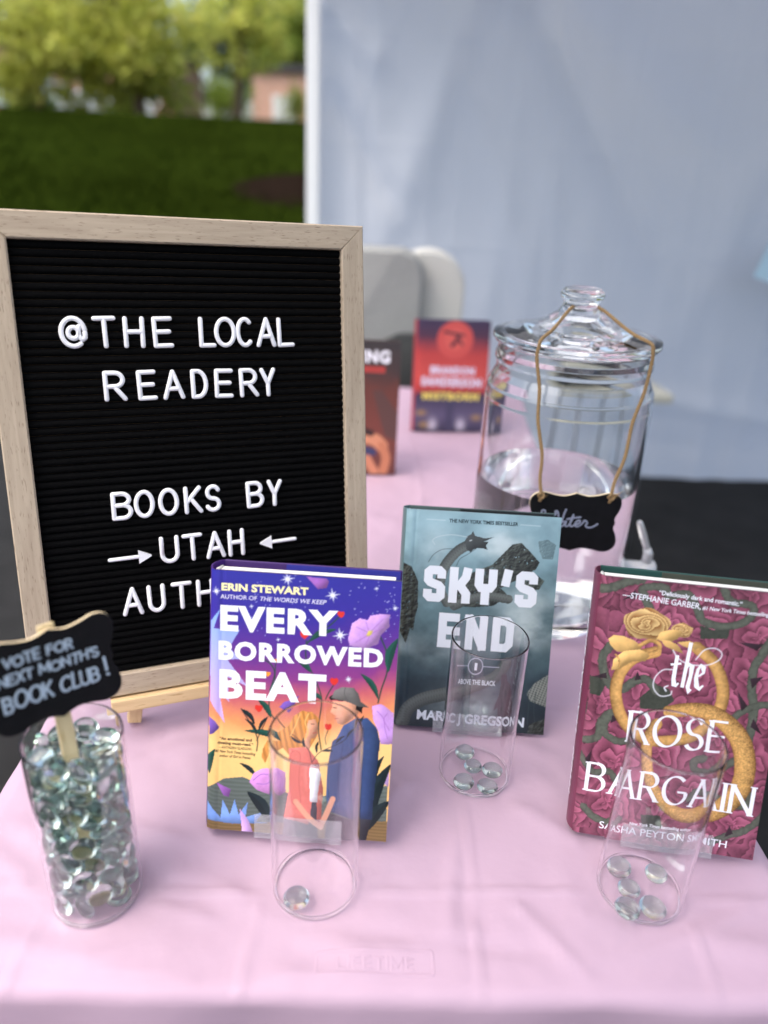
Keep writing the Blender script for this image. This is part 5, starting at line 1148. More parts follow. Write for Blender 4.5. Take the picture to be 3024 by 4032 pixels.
M_print = attr_mat("printed_jacket", .34, coat=.12, spec=.4, bump=(900, .1, .0002))
M_pages = mat("page_block", lin(240, 238, 230), .85, noise=(500, .06), stretch=(.02, 1, .02)); M_head = mat("headband", lin(235, 232, 226), .7)
def flatmat(name, c, rough=.4): return mat(name, c, rough, spec=.4)
def book(label, P, W, H, T, art, items, spine_col, back_col, flap_col, cat="book", spine_text=None, name="hardcover_book"):
    """P = pose of the cover's lower left corner; local y runs into the book"""
    t = thing(name, label, cat, M=pose(*P)); bt = .0026; sq = .003
    fc = MB(); A = art; nx, ny = A.nx, A.ny
    letters = paint_items(A, items, .00012)
    V = np.stack([A.X / 1000, np.zeros_like(A.X), A.Y / 1000], -1).reshape(-1, 3)
    # the cover rounds back into the spine hinge along its left edge
    xl = V[:, 0]; V[:, 1] = .0028 * np.clip(1 - xl / .007, 0, 1) ** 2 + .0005 * np.exp(-((xl - .0095) / .0016) ** 2)
    C = np.concatenate([A.C.reshape(-1, 3), np.ones((nx * ny, 1))], 1)
    F = grid_faces(nx, ny)
    ed = np.array([[.003, .0003, .0], [W, .0003, .0], [W, .0003, H], [.003, .0003, H], [.003, bt, 0], [W, bt, 0], [W, bt, H], [.003, bt, H]]); k = len(V)
    F2 = np.array([[4, 5, 6, 7], [0, 1, 5, 4], [1, 2, 6, 5], [2, 3, 7, 6]]) + k
    V = np.concatenate([V, ed]); C = np.concatenate([C, np.repeat(np.array([spine_col]), 8, 0)]); F = np.concatenate([F, F2])
    front = link("front_cover", np_mesh("front_cover", V, F, M_print, C), t)
    inks = {}
    for key, kind, mb in letters:
        inks.setdefault(key, flatmat("ink_" + key, (*PAL[key], 1), .45))
        if mb.v: mb.build("title_lettering" if kind == 'title' else "printed_line", inks[key], front)
    # spine: shallow curve from the front joint to the back joint
    mb = MB(); n = 12; prof = []
    for i in range(n + 1):
        a = i / n; prof.append((.0015 - .0052 * math.sin(PI * a) ** .7, .0022 + (T - .0044) * a))
    prof2 = [(x + .0012, y) for x, y in prof][::-1]
    mb.prism([(x, y) for x, y in (prof + prof2)][::-1], 0, H); 
    sp = mb.build("spine", flatmat("spine_ink", spine_col, .36), t, True)
    if spine_text:
        m2 = MB(); text_mesh(m2, spine_text[0], .02, 0, (0, 0), (spine_text[1], 0), 8.5, 0)
        m2.v = [(-.0040, T / 2 + z * 1 - .004 , H - .012 - x) for x, y, z in m2.v]; m2.build("lettering", flatmat("spine_lettering", (*PAL['white'], 1)), sp)
    mb = MB(); mb.rbox(.002, W, T - bt, T, 0, H, .0006, 1); bk = mb.build("back_cover", flatmat("back_board", back_col, .45), t)
    mb = MB(); mb.box(W * .36, W - .0015, T - bt - .0008, T - bt - .0003, .0006, H - .0006); mb.build("jacket_flap", flatmat("flap_paper", flap_col, .4), bk)
    mb = MB(); mb.box(.0045, W - sq - .002, bt + .0004, T - bt - .010, sq, H - sq); mb.build("page_block", M_pages, t)
    mb = MB(); mb.tube([(.0030, bt + .001, H - .0034), (.0018, T / 2 - .004, H - .0030), (.0030, T - bt - .0095, H - .0034)], .0013, 8); mb.build("headband", M_head, t)
    return t
PE = (-0.13260, 0.44343, 0.00972, -0.032873, 0.271943, 0); PK = (0.0197, 0.5830, 0.0062, -0.029125, 0.315596, 0); PR = (0.1701, 0.4615, 0.0062, -0.1824, 0.2456, 0.0324)
book("purple and orange hardcover book with a cartoon couple, propped at the front", PE, .14706, .21674, .037, art_E(.14706, .21674), ART_E, lin(76, 44, 120), lin(66, 42, 100), lin(50, 52, 140))
book("teal grey hardcover book with a scaly serpent among clouds", PK, .14683, .21475, .036, art_K(.14683, .21475), ART_K, lin(92, 120, 124), lin(70, 88, 88), lin(28, 34, 36))
PAL['spineR'] = S(96, 40, 62)
book("dark pink rose covered hardcover book with golden rings, at the right", PR, .1422, .2221, .037, art_R(.1422, .2221), ART_R, lin(112, 50, 74), lin(36, 74, 68), lin(72, 76, 66), spine_text=("the ROSE BARGAIN   SMITH", 185))

# clear stands the three front books lean on
M_acr = thin_glass("clear_acrylic", (.97, .97, .985, 1), .05, .14)
def stand(label, P, W, T, x0, x1, lip):
    M = pose(*P); t = thing("book_stand", label, "book stand", M=M, group="clear acrylic book stands"); th = .0024; g = .0006
    Ml = M.inverted()
    prof = [(-g - th, lip), (-g, lip), (-g, -g), (T + g, -g), (T + g, .105), (T + g + th, .105), (T + g + th, -g - th), (-g - th, -g - th)]
    mb = MB(); bm = bmesh.new(); lo_ = [bm.verts.new((x0, a, b)) for a, b in prof]; hi_ = [bm.verts.new((x1, a, b)) for a, b in prof]; n = len(prof)
    bm.faces.new(lo_); bm.faces.new(hi_[::-1])
    for i in range(n): bm.faces.new((lo_[i], hi_[i], hi_[(i + 1) % n], lo_[(i + 1) % n]))
    bmesh.ops.recalc_face_normals(bm, faces=bm.faces)
    me = bpy.data.meshes.new("cradle"); bm.to_mesh(me); bm.free(); me.materials.append(M_acr); link("cradle", me, t)
    # rear prop down to the cloth
    top = M @ Vector(((x0 + x1) / 2, T + .004 + .0024, .095)); foot = Vector((top.x, top.y + .045, .0006)); a = Ml @ top; b = Ml @ foot
    mb = MB(); d = (b - a).normalized(); s_ = Vector((1, 0, 0)); q = d.cross(s_); hw = (x1 - x0) * .35
    vs_ = [a + s_ * k * hw + q * j * .0012 for k in (-1, 1) for j in (-1, 1)] + [b + s_ * k * hw + q * j * .0012 for k in (-1, 1) for j in (-1, 1)]
    mb.add(vs_, [(0, 1, 3, 2), (4, 6, 7, 5), (0, 4, 5, 1), (2, 3, 7, 6), (0, 2, 6, 4), (1, 5, 7, 3)], False); mb.build("prop", M_acr, t, True)
stand("clear acrylic stand under the purple and orange book", PE, .147, .037, .040, .112, .0165)
stand("clear acrylic stand under the teal serpent book", PK, .147, .036, .038, .108, .0165)
stand("clear acrylic stand under the pink rose book", PR, .142, .037, .038, .110, .0165)

# two books standing further back
def simple_art(W, H, fn):
    A = Art(W, H, 1.2); fn(A); return A
def f_red(A):
    W, H = A.W * 1000, A.H * 1000; v = 1 - A.Y / H; L = np.array([S(70, 56, 92), S(92, 52, 80), S(214, 58, 56), S(232, 74, 64), S(206, 52, 50), S(70, 60, 90), S(104, 92, 130), S(60, 54, 84)])
    A.C = np.stack([np.interp(v + .03 * (A.n1 - .5), [0, .14, .3, .5, .62, .66, .85, 1], L[:, i]) for i in range(3)], -1)
    R = np.hypot(A.X - .52 * W, A.Y - .83 * H); A.put((R < .25 * W).astype(float), S(240, 88, 78)); A.put(((R < .25 * W) & (R > .15 * W)).astype(float), S(226, 66, 62), .6)
    for pts, wd in (([(55, .90 * H), (75, .885 * H), (95, .87 * H)], 5), ([(84, .87 * H), (80, .82 * H), (72, .78 * H)], 7), ([(88, .83 * H), (92, .79 * H)], 5)):
        bd, *_ = A.path(pts); A.put(soft(bd - wd / 2, 1), S(70, 40, 58))
    for cx in (.26, .66): A.put(np.exp(-((A.X - cx * W) / 9) ** 2 - ((A.Y - 14) / 12) ** 2), S(226, 216, 236), .9)
    for cx, cy in ((.1, .17), (.88, .13), (.14, .06)): A.put(np.exp(-((A.X - cx * W) / 10) ** 2 - ((A.Y - cy * H) / 6) ** 2), S(190, 146, 70), .9)
    A.put((np.abs(A.X - .5 * W) < 9) & (A.Y < .28 * H), S(76, 70, 104), .8); A.C = .82 * (.85 * A.C + .15 * A.C.mean(2, keepdims=True))
RED = [('text', 'palel', .05, 0, 17, 'BRANDON', [(30, 119), (122, 117)]), ('text', 'palel', .05, 0, 19, 'SANDERSON', [(12, 95), (138, 92)]), ('text', 'yellow', .05, 0, 16, 'MISTBORN', [(16, 66), (134, 65)])]
book("red and violet book with a red moon and yellow title, standing farthest back", (.0529, 1.4972, .004, .1136, .1215, 0), .1497, .2265, .03, simple_art(.1497, .2265, f_red), RED, lin(150, 48, 54), lin(60, 50, 80), lin(70, 60, 90), name="upright_book")
def f_brown(A):
    W, H = A.W * 1000, A.H * 1000; v = 1 - A.Y / H; L = np.array([S(62, 58, 60), S(72, 58, 58), S(104, 62, 56), S(120, 66, 58), S(96, 54, 50)])
    A.C = np.stack([np.interp(v + .1 * (A.n1 - .5), [0, .2, .35, .7, 1], L[:, i]) for i in range(3)], -1)
    A.put(A.inside([(120, 150), (150, 110), (150, 60), (128, 70), (104, 150)]), S(88, 68, 66), .8)
    for pts, wd, c in (([(92, 66), (112, 62), (124, 52)], 22, (206, 140, 108)), ([(124, 52), (132, 30), (128, 6)], 16, (190, 122, 92)), ([(92, 40), (100, 24), (112, 4)], 16, (200, 132, 102)), ([(84, 44), (108, 40)], 14, (58, 64, 100)), ([(90, 78), (104, 74)], 12, (60, 44, 44))):
        bd, *_ = A.path(pts); A.put(soft(bd - wd / 2, 1), S(*c))
    A.put((A.Y > 180) & (A.Y < 190) & (A.X < 124), S(190, 70, 66), .8)
BR = [('text', 'white', .05, 0, 22, 'ING', [(84, 196), (132, 196)])]
M_b2 = (-.1335, 1.2445, .004, .02, .10, 0)
book("brown toned book half hidden behind the letter board's right edge", M_b2, .150, .232, .028, simple_art(.150, .232, f_brown), BR, lin(70, 50, 48), lin(58, 44, 44), lin(70, 50, 48), name="upright_book")
def prop(label, x, y, yaw):
    t = thing("book_stand", label, "book stand", (x, y, .0005), yaw, "clear acrylic book stands"); mb = MB()
    mb.rbox(-.04, .04, 0, .0024, 0, .10, .0006, 1); mb.build("cradle", M_acr, t); mb = MB(); mb.rbox(-.04, .04, .0026, .05, 0, .0024, .0006, 1); mb.build("prop", M_acr, t)
prop("clear acrylic stand behind the red moon book", .1235, 1.555, .1136); prop("clear acrylic stand behind the brown toned book", -.06, 1.293, .02)

# ================================================================ GLASS TUMBLERS AND GEMS
M_glass = thin_glass("clear_glass", (1, 1, 1, 1), .012); M_gem = glass("gem_glass", (.58, .685, .65, 1), 1.5, .03)
CR, CH = .0328, .150
M_rimg = glass("tumbler_glass", (1, 1, 1, 1), 1.42)
def make_tumbler(x, y, rz, label):
    t = thing("glass_tumbler", label, "glass", (x, y, .0002), rz, "straight clear glass tumblers")
    if not TUMB:
        # one blown wall of real thickness, then the fused rim bead and the foot as parts
        mb = MB(); wl_ = .0015
        mb.lathe([(CR - wl_, .0018), (CR - wl_ * .8, .0008), (CR - wl_ / 2, .0004), (CR - .0003, .0010), (CR, .0022), (CR, CH - .0016)] + [(CR - wl_ / 2 + wl_ / 2 * math.cos(q * PI / 10), CH - .0010 + .0010 * math.sin(q * PI / 10)) for q in range(11)] + [(CR - wl_, CH - .0016), (CR - wl_, .0048), (CR - wl_ - .0009, .0036), (CR - wl_ - .0016, .0028), (CR - wl_ - .0014, .0020), (CR - wl_, .0018)], 128)
        TUMB["body"] = mb.build("body", M_rimg, t)
        mb = MB(); mb.lathe([(0, .0026), (CR - .0033, .0026)], 96); TUMB["base"] = mb.build("base", M_glass, t)
    else:
        for p in TUMB.values(): c = p.copy(); COL.objects.link(c); c.parent = t
    return t
TUMB = {}
CUPS = [("L", -.2021, .3903, "straight glass tumbler heaped with glass gems, holding the chalkboard sign"), ("M", -.0396, .4051, "straight glass tumbler with a single gem, before the purple and orange book"),
        ("S", .0946, .5308, "straight glass tumbler with five gems, before the teal serpent book"), ("R", .2135, .4139, "straight glass tumbler with five gems, before the pink rose book")]
for i, (k, x, y, lab) in enumerate(CUPS): make_tumbler(x, y, i * .7, lab)
mb = MB(); mb.lathe([(0, -.0042), (.0030, -.00415), (.0055, -.0039), (.0074, -.0030), (.0087, -.0016), (.0093, 0), (.0092, .0010), (.0084, .0023), (.0070, .0036), (.0052, .0045), (.0030, .0051), (.0014, .00527), (0, .0053)], 32)
gem0 = mb.build("glass_gem", M_gem); COL.objects.unlink(gem0); gem_src = gem0
def gem(loc, rot, sc_, label, group):
    g = gem_src.copy(); COL.objects.link(g); g.location = loc; g.scale = sc_; g.rotation_mode = 'QUATERNION'; g.rotation_quaternion = rot
    return tag(g, label, "gem", group)
for (x, y, z, a, b, c, d) in GEMS:
    q = Quaternion((a / 1000, b / 1000, c / 1000, d / 1000)).normalized(); s_ = .985 + .02 * random.random()
    gem((-.2021 + x / 1e5, .3903 + y / 1e5, z / 1e5), q, (s_, s_, s_), "clear glass gem packed among many in the heaped left tumbler", "glass gems heaped in the left tumbler")
LOOSE = [(-.0513, .3866, "lone clear glass gem at the bottom of its tumbler", "M"),
         (.0868, .5490, "rearmost glass gem in the tumbler before the teal serpent book", "S"), (.0932, .5318, "small middle glass gem touching the rearmost, before the teal book", "S"), (.1105, .5272, "right hand glass gem of five before the teal serpent book", "S"), (.0833, .5114, "front left glass gem of five before the teal serpent book", "S"), (.1036, .5070, "front right glass gem of five before the teal serpent book", "S"),
         (.2004, .4276, "rear left glass gem of five before the pink rose book", "R"), (.2290, .4234, "rear right glass gem of five before the pink rose book", "R"), (.2034, .4086, "central glass gem of five before the pink rose book", "R"), (.1970, .3905, "front left glass gem of five before the pink rose book", "R"), (.2166, .3926, "front right glass gem of five before the pink rose book", "R")]
GRP = {"M": "loose glass gems in the tumblers", "S": "loose glass gems in the tumblers", "R": "loose glass gems in the tumblers"}
SZ = [1.04, 1.0, .92, 1.03, 1.0, 1.0, 1.05, .95, .92, 1.04, 1.06]
for (x, y, lab, k), s_ in zip(LOOSE, SZ):
    q = Quaternion((0, 0, 1), random.random() * 6.28) @ Quaternion((1, 0, 0), random.uniform(-.04, .04))
    gem((x, y, .0030 + .0042 * s_), q, (s_, s_ * random.uniform(.94, 1.0), s_ * random.uniform(.92, 1.08)), lab, GRP[k])
bpy.data.objects.remove(gem_src)

# ================================================================ CHALKBOARD SIGNS
M_chalkb = mat("chalkboard", (.006, .006, .007, 1), .62, spec=.25, noise=(120, .3)); M_ply = mat("cut_plywood", lin(228, 208, 170), .7, noise=(300, .12)); M_chalk = mat("chalk_ink", lin(172, 188, 202), .8); M_slat = wood("craft_wood", lin(224, 204, 160), lin(196, 170, 120), 40)
def plaque_outline(hw, hh):
    q = [(0, 1.0, 1), (.12, .94, 0), (.28, .90, 0), (.48, .94, 0), (.68, 1.01, 0), (.84, .98, 0), (.955, .84, 0), (.985, .62, 0), (.945, .38, 0), (.885, .17, 0), (.91, 0, 1)]
    half = [(a * hw, b * hh, s) for a, b, s in q] + [(a * hw, -b * hh, s) for a, b, s in q[-2::-1]]
    full = half + [(-a, b, s) for a, b, s in half[-2:0:-1]]
    out = []; n = len(full); cor = [i for i in range(n) if full[i][2]]
    for a, b in zip(cor, cor[1:] + [cor[0] + n]):
        seg = [full[i % n][:2] for i in range(a, b + 1)]; out += [tuple(p) for p in smooth_path(seg, 4)[:-1]]
    return out
def plaque(parent, hw, hh, th):
    o = plaque_outline(hw, hh); n = len(o); cx = sum(p[0] for p in o) / n; cz = sum(p[1] for p in o) / n
    mb = MB(); ins = [(a * .985, b * .98) for a, b in o]
    vs = [(a, 0, b) for a, b in ins] + [(a, .0006, b) for a, b in o] + [(a, th, b) for a, b in o] + [(0, 0, 0), (0, th, 0)]
    mb.cur = 0; mb.add(vs, [(i, (i + 1) % n, 3 * n) for i in range(n)], False)
    mb.f += [(n + i, n + (i + 1) % n, (i + 1) % n, i) for i in range(n)] + [(2 * n + i, 2 * n + (i + 1) % n, n + (i + 1) % n, n + i) for i in range(n)] + [(2 * n + (i + 1) % n, 2 * n + i, 3 * n + 1) for i in range(n)]
    k = 3 * n; mb.mi += [0] * n + [1] * (2 * n); mb.sm += [False] * k
    return mb.build("board", [M_chalkb, M_ply], parent, True)
def hand(mb, text, x0, z0, x1, z1, cap, wd, gap=.22, space=.5, jit=.05, seed=1):
    r = random.Random(seed); lay, tot = word_layout(text, GL, gap, space); L = math.hypot(x1 - x0, z1 - z0); an = math.atan2(z1 - z0, x1 - x0); sx = L / tot
    for x, st in lay:
        oy = r.uniform(-.07, .07); sl = r.uniform(-.05, .10); hs = cap * r.uniform(.93, 1.07)
        for s in st:
            cl = s[0] == 'loop'; p = s[1] if cl else s
            P = [((x + a) * sx + sl * b * cap + r.uniform(-jit, jit) * .3 * cap, (b + oy + r.uniform(-jit, jit) * .5) * hs) for a, b in p]
            pts = [(x0 + X * math.cos(an) - Z * math.sin(an), -.00015, z0 + X * math.sin(an) + Z * math.cos(an)) for X, Z in P]
            mb.tube([tuple(c / 1000 for c in (q[0], q[1] * 1000, q[2])) for q in pts], wd / 2000, 8, closed=cl, flat=((0, -1, 0), .12), caps='round')
sign = thing("chalkboard_pick", "scalloped chalkboard sign on a wooden pick, asking for book club votes", "sign", M=pose(-.203, .385, .2036, .7216, .0873, 0))
bo = plaque(sign, .0405, .0322, .0026)
mb = MB()
hand(mb, "VOTE FOR", -28.5, 15.2, 12.5, 14.6, 6.6, 1.55, seed=2, space=.6); hand(mb, "NEXT MONTH'S", -33.5, 4.0, 27.5, 2.8, 6.6, 1.5, gap=.2, space=.42, seed=3); hand(mb, "BOOK CLUB", -32.5, -14.4, 25.5, -14.8, 10.6, 1.9, seed=4)
hand(mb, "!", 30.0, -14.4, 33.2, -14.0, 13, 2.0, seed=5)
mb.build("lettering", M_chalk, bo)
stick("pick", (0.0, .0040, -.197), (0.0, .0040, .0345), .0105, .0024, M_slat, sign)

JX, JY = .2025, .8345
tagp = thing("chalkboard_tag", "scalloped chalkboard tag reading Water, hung on twine round the glass jar", "sign", M=pose(.2037, .7310, .1660, 0, -.02, .028))
bo = plaque(tagp, .0495, .0345, .003)
mb = MB()
WS = [[(425, 398), (422, 372), (434, 358), (452, 366), (452, 400), (446, 450), (456, 505), (480, 522), (508, 490), (532, 430), (552, 392), (544, 376), (556, 364), (572, 384), (580, 430), (582, 500), (600, 505), (618, 450), (628, 390), (640, 348)],
      [(655, 468), (622, 474), (600, 500), (606, 522), (630, 512), (652, 474), (650, 510), (668, 518), (690, 490), (708, 440), (712, 400)], [(704, 420), (692, 490), (706, 520), (730, 505), (760, 492), (782, 472), (770, 454), (746, 470), (738, 500), (758, 520), (790, 500), (812, 470), (818, 456), (838, 464), (846, 480), (836, 508), (862, 526), (902, 518), (942, 488)], [(660, 444), (720, 432), (780, 422)]]
for s in WS:
    P = smooth_path(s, 5); mb.tube([((a - 720) * .118e-3, -.00015, (480 - b) * .118e-3) for a, b in P], .0010, 8, flat=((0, -1, 0), .12), caps='round')
mb.build("lettering", mat("grey_chalk", lin(150, 156, 176), .8), bo)
M_twine = mat("jute_twine", lin(150, 122, 84), .9, noise=(900, .3))
def twine(path, parent, r=.0013, turns=230):
    P = smooth_path(path, 10); mb = MB(); acc = [0]
    for a, b in zip(P, P[1:]): acc.append(acc[-1] + np.linalg.norm(b - a))
    # resample evenly and twist three strands round the line
    n = int(acc[-1] / .0016); Q = [np.array([np.interp(t, acc, [p[k] for p in P]) for k in range(3)]) for t in np.linspace(0, acc[-1], n)]
    for s in range(3):
        pts = []
        for i, q in enumerate(Q):
            t = Vector(Q[min(i + 1, n - 1)] - Q[max(i - 1, 0)]).normalized(); a = t.orthogonal().normalized(); a = Vector((1, 0, 0)) - t * t.x; a.normalize(); b = t.cross(a); f = i * .0016 * turns * 2.2 + s * 2 * PI / 3
            pts.append(tuple(Vector(q) + r * .75 * (math.cos(f) * a + math.sin(f) * b)))
        mb.tube(pts, r * .82, 6)
    rr = random.Random(3)
    for i in range(0, n, 5):
        q = Vector(Q[i]); d = Vector((rr.gauss(0, 1), rr.gauss(0, 1), rr.gauss(0, 1))).normalized() * rr.uniform(.002, .0045); mb.tube([tuple(q), tuple(q + d)], .00008, 3)
    return mb.build("twine", M_twine, parent)
Ti = tagp.matrix_world.inverted()
def jp(ang, r, z): return Vector((JX + r * math.cos(ang), JY + r * math.sin(ang), z))
for hx, a in ((-.0385, math.radians(234.5)), (.0350, math.radians(311))):
    hole = Vector((hx, -.0012, .0262))
    wp = [jp(a + (-.0 if hx < 0 else .1), .0205, .3785), jp(a, .034, .3745), jp(a, .066, .3600), jp(a, .0905, .3535), jp(a, .0945, .3455), jp(a, .0955, .335)]
    wl = [tuple(Ti @ p) for p in wp]
    knot = tuple(hole + Vector((0, -.0012, .008)))
    jig = [Vector(wl[-1]).lerp(Vector(knot), t_) + Vector((d_, 0, 0)) for t_, d_ in ((.22, .0016), (.45, -.0008), (.7, .0022), (.88, -.0006))]
    tw = twine(wl + [tuple(p_) for p_ in jig] + [knot, tuple(hole), tuple(hole + Vector((0, .005, -.001)))], tagp)
    mb = MB(); mb.tube([tuple(hole + Vector((.0028 * math.cos(t), -.0015 + .0022 * math.sin(t * 2), .0065 + .0032 * math.sin(t)))) for t in [2 * PI * i / 16 for i in range(16)]], .0012, 8, closed=True)
    for k in range(5 if hx > 0 else 2):
        mb.tube([tuple(hole + Vector((.001, -.002, .007))), tuple(hole + Vector((.006 + .0012 * k, -.003, .008 + .0022 * k - .003)))], [.0005, .0002], 5)
    mb.build("knot", M_twine, tw)

# ================================================================ WATER JAR
jar = thing("glass_jar", "large lidded glass drinks jar half full of water", "jar", (JX, JY, .0004))
mb = MB(); mb.lathe([(0, .003), (.060, .003), (.066, .0), (.078, .0), (.0865, .004), (.0918, .013), (.0936, .026), (.0936, .276), (.0918, .290), (.0866, .3005), (.0838, .306), (.0838, .313), (.0862, .317), (.0862, .3225), (.0838, .328), (.0838, .3345), (.0800, .3345), (.0800, .305), (.0838, .297), (.0882, .286), (.0896, .272), (.0896, .034), (.087, .026), (.078, .0205), (.050, .0185), (0, .018)], 96)
mb.build("body", glass("jar_glass", (.975, .99, .985, 1), 1.48), jar)
M_lid = glass("lid_glass", (.965, .985, .98, 1), 1.48)
mb = MB(); mb.lathe([(0, .3575), (.018, .357), (.026, .3505), (.040, .3445), (.070, .3405), (.0782, .3395), (.0782, .326), (.0796, .326), (.0796, .3362), (.0880, .3366), (.0912, .3405), (.0908, .3455), (.080, .3488), (.060, .3535), (.040, .3600), (.030, .3660), (.0235, .3705), (.0205, .3755), (.0190, .3790), (.0198, .3822), (.0228, .3855), (.0236, .3890), (.0224, .3925), (.0192, .3950), (.0150, .3958), (0, .3950)], 96)
lid = mb.build("lid", M_lid, jar)
spg = MB(); spg.M = Matrix.Translation((.0905, -.006, .062)) @ Matrix.Rotation(PI / 2, 4, 'Y')
spg.lathe([(0, 0), (.016, 0), (.017, .002), (.017, .006), (.010, .008), (.009, .030), (.011, .032), (.011, .046), (.008, .048), (0, .048)], 24)
M_spig = mat("spigot_plastic", lin(206, 204, 202), .22, metal=.35)
sg = spg.build("spigot", M_spig, jar)
mb = MB(); mb.tube([(.127, -.006, .068), (.127, -.006, .083), (.124, -.006, .090)], [.0065, .0060, .005], 12); mb.tube([(.125, -.006, .088), (.116, -.006, .108), (.109, -.006, .124)], [.0042, .0046, .0038], 10, caps='round'); mb.build("handle", M_spig, sg)
mb = MB(); mb.tube([(.127, -.006, .060), (.127, -.006, .040)], [.007, .0062], 12); mb.build("spout", M_spig, sg)
WZ = .1805
mb = MB(); mb.lathe([(0, .0184), (.050, .0189), (.0782, .0209), (.0873, .0264), (.0899, .034), (.0899, WZ + .0006), (.0890, WZ), (0, WZ)], 96)
wat = mb.build("drinking_water", glass("water", (.985, .99, .99, 1), 1.333)); wat.location = (JX, JY, .0004); tag(wat, "clear water filling the lower half of the glass jar", "water")

# ================================================================ FURNITURE BEHIND THE TABLE
M_greyf = mat("grey_upholstery", lin(158, 159, 156), .95, noise=(160, .10), bump=(700, .5, .002)); M_greyl = mat("light_upholstery", lin(204, 203, 196), .95, noise=(160, .08), bump=(700, .5, .002))
tc_ = thing("upholstered_chair", "grey upholstered chair with a rounded high back, beyond the table", "chair", (-.17, 2.16, GZ))
def pad(mb, w_, h_, th, rad, curve):
    """rounded cushion panel standing in xz with its face bowed"""
    o = []
    for cx, cz, a0 in ((w_ / 2 - rad, h_ - rad, 0), (-w_ / 2 + rad, h_ - rad, 90), (-w_ / 2 + rad * .4, rad * .4, 180), (w_ / 2 - rad * .4, rad * .4, 270)):
        R = rad if a0 < 180 else rad * .4
        o += [(cx + R * math.cos(math.radians(a0 + 90 * k / 10)), cz + R * math.sin(math.radians(a0 + 90 * k / 10))) for k in range(11)]
    n = len(o); lay = [(.0, .96), (.15, 1.0), (.85, 1.0), (1.0, .96)]; vs = []
    cz0 = h_ / 2
    for t, k in lay: vs += [(a * k, th * t + curve * (a / (w_ / 2)) ** 2, cz0 + (b - cz0) * k) for a, b in o]
    for t in (0, 1): vs.append((0, th * t, cz0))
    mb.add(vs, [(i, (i + 1) % n, 4 * n) for i in range(n)] + [(3 * n + (i + 1) % n, 3 * n + i, 4 * n + 1) for i in range(n)], False)
    fs = [(r * n + i, (r + 1) * n + i, (r + 1) * n + (i + 1) % n, r * n + (i + 1) % n) for r in range(3) for i in range(n)]
    mb.add(vs, fs, True)
mb = MB(); mb.M = Matrix.Translation((0, 0, .44)); pad(mb, .50, .60, .07, .075, .02); mb.build("backrest", M_greyf, tc_, True)
for sx in (-1, 1):
    mb = MB(); mb.M = Matrix.Translation((sx * .262, .075, .44)); pad(mb, .22, .598, .05, .11, .0); mb.build("side_wing", M_greyl, tc_, True)
mb = MB(); mb.rbox(-.24, .24, .08, .52, .36, .46, .03, 3); mb.build("seat", M_greyf, tc_)
for sx in (-.2, .2):
    for sy in (.06, .48): mb = MB(); mb.tube([(sx, sy, 0), (sx * .92, sy, .37)], [.012, .018], 10); mb.build("leg", M_dark, tc_)
M_nyl = mat("black_nylon", lin(30, 33, 33), .75, bump=(400, .4, .001))
bp_ = thing("backpack", "black rounded backpack showing just over the far edge of the table", "bag", (.055, 2.02, GZ + .0))
mb = MB(); rows = [(.0, .13, .085), (.03, .16, .11), (.3, .17, .12), (.60, .165, .115), (.73, .145, .10), (.80, .105, .075), (.835, .045, .035)]; n = 28; vs = []; fs = []
for z, a, b in rows: vs += [(a * math.copysign(abs(math.cos(t)) ** .7, math.cos(t)), b * math.copysign(abs(math.sin(t)) ** .7, math.sin(t)), z) for t in [2 * PI * k / n for k in range(n)]]
for i in range(len(rows) - 1): fs += [(i * n + k, i * n + (k + 1) % n, (i + 1) * n + (k + 1) % n, (i + 1) * n + k) for k in range(n)]
fs += [tuple(range(n))[::-1], tuple(range((len(rows) - 1) * n, len(rows) * n))]; mb.add(vs, fs, True); mb.build("bag_body", M_nyl, bp_)
mb = MB(); mb.rbox(-.11, .11, -.145, -.10, .08, .40, .03, 3); mb.build("front_pocket", M_nyl, bp_)
mb = MB(); mb.tube([(-.04, .07, .70), (-.035, .10, .73), (0, .115, .735), (.035, .10, .73), (.04, .07, .70)], .009, 8); mb.build("handle", M_nyl, bp_)

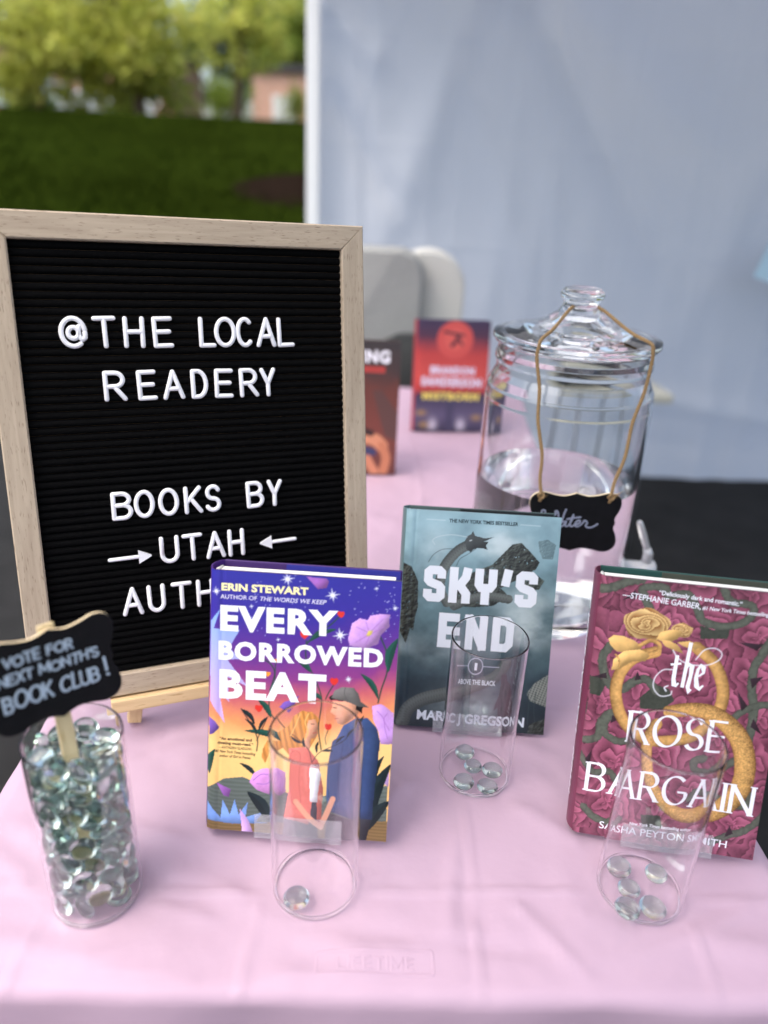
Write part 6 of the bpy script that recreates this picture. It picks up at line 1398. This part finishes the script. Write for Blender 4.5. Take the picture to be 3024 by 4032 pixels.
M_legg = mat("grey_steel", lin(118, 120, 124), .4, .6)
st = thing("side_table", "small pale topped side table with thin grey legs, by the tent wall", "side table", (.755, 2.62, GZ), .1)
mb = MB(); mb.rbox(-.19, .19, -.16, .16, .553, .585, .008); mb.build("table_top", mat("pale_laminate", lin(204, 200, 182), .5, noise=(20, .06)), st)
for sx in (-1, 1):
    for sy in (-1, 1): mb = MB(); mb.tube([(sx * .12, sy * .17, 0), (sx * .12, sy * .155, .25), (sx * .11, sy * .12, .553)], .007, 8); mb.build("leg", M_legg, st)
bg_ = thing("shoulder_bag", "black bag lying on the pale side table behind the jar", "bag", (.70, 2.60, GZ + .5855), .2)
mb = MB(); mb.rbox(-.15, .15, -.07, .07, 0, .085, .028, 4); mb.build("bag_body", M_nyl, bg_)
mb = MB(); mb.rbox(-.145, .145, -.078, -.0705, .03, .08, .003); mb.build("flap", M_nyl, bg_)
mb = MB(); mb.tube([(-.14, 0, .08), (-.06, -.02, .12), (.06, -.02, .115), (.14, 0, .08)], .006, 8); mb.build("strap", M_nyl, bg_)

tt = thing("tote_bag", "teal tote with a pale blue side hanging by the tent wall at right", "bag", (1.66, 2.96, .165), -.15)
mb = MB(); mb.add([(-.235, -.05, 0), (.2, -.05, 0), (.215, -.05, .15), (-.185, -.05, .15), (-.235, .05, 0), (.2, .05, 0), (.215, .05, .15), (-.185, .05, .15)], [(0, 1, 2, 3)[::-1], (4, 5, 6, 7), (0, 1, 5, 4), (1, 2, 6, 5)], False); mb.build("bag_body", mat("teal_canvas", lin(46, 98, 112), .8, bump=(300, .3, .001)), tt, True)
mb = MB(); mb.add([(-.235, -.052, 0), (-.185, -.052, .15), (-.248, .05, .15), (-.28, .05, .01)], [(0, 1, 2, 3)], False); mb.add([(-.237, -.05, 0), (-.187, -.05, .15), (-.25, .052, .15), (-.282, .052, .01)], [(3, 2, 1, 0)], False); mb.build("side_gusset", mat("pale_blue_canvas", lin(172, 204, 220), .8), tt)
for dy in (-.05, .05):
    mb = MB(); mb.tube([(-.04, dy, .145), (-.02, dy * .6, .36), (.03, 0, .47), (.08, dy * .6, .36), (.10, dy, .145)], .008, 8); mb.build("handle", mat("pale_webbing", lin(190, 200, 204), .8), tt)
hk = MB(); hk.tube([(1.675, 3.19, .66), (1.675, 3.06, .65), (1.675, 2.955, .635), (1.675, 2.94, .66)], .005, 8); tag(hk.build("wall_hook", M_pole), "white hook on the tent wall carrying the teal tote", "hook")
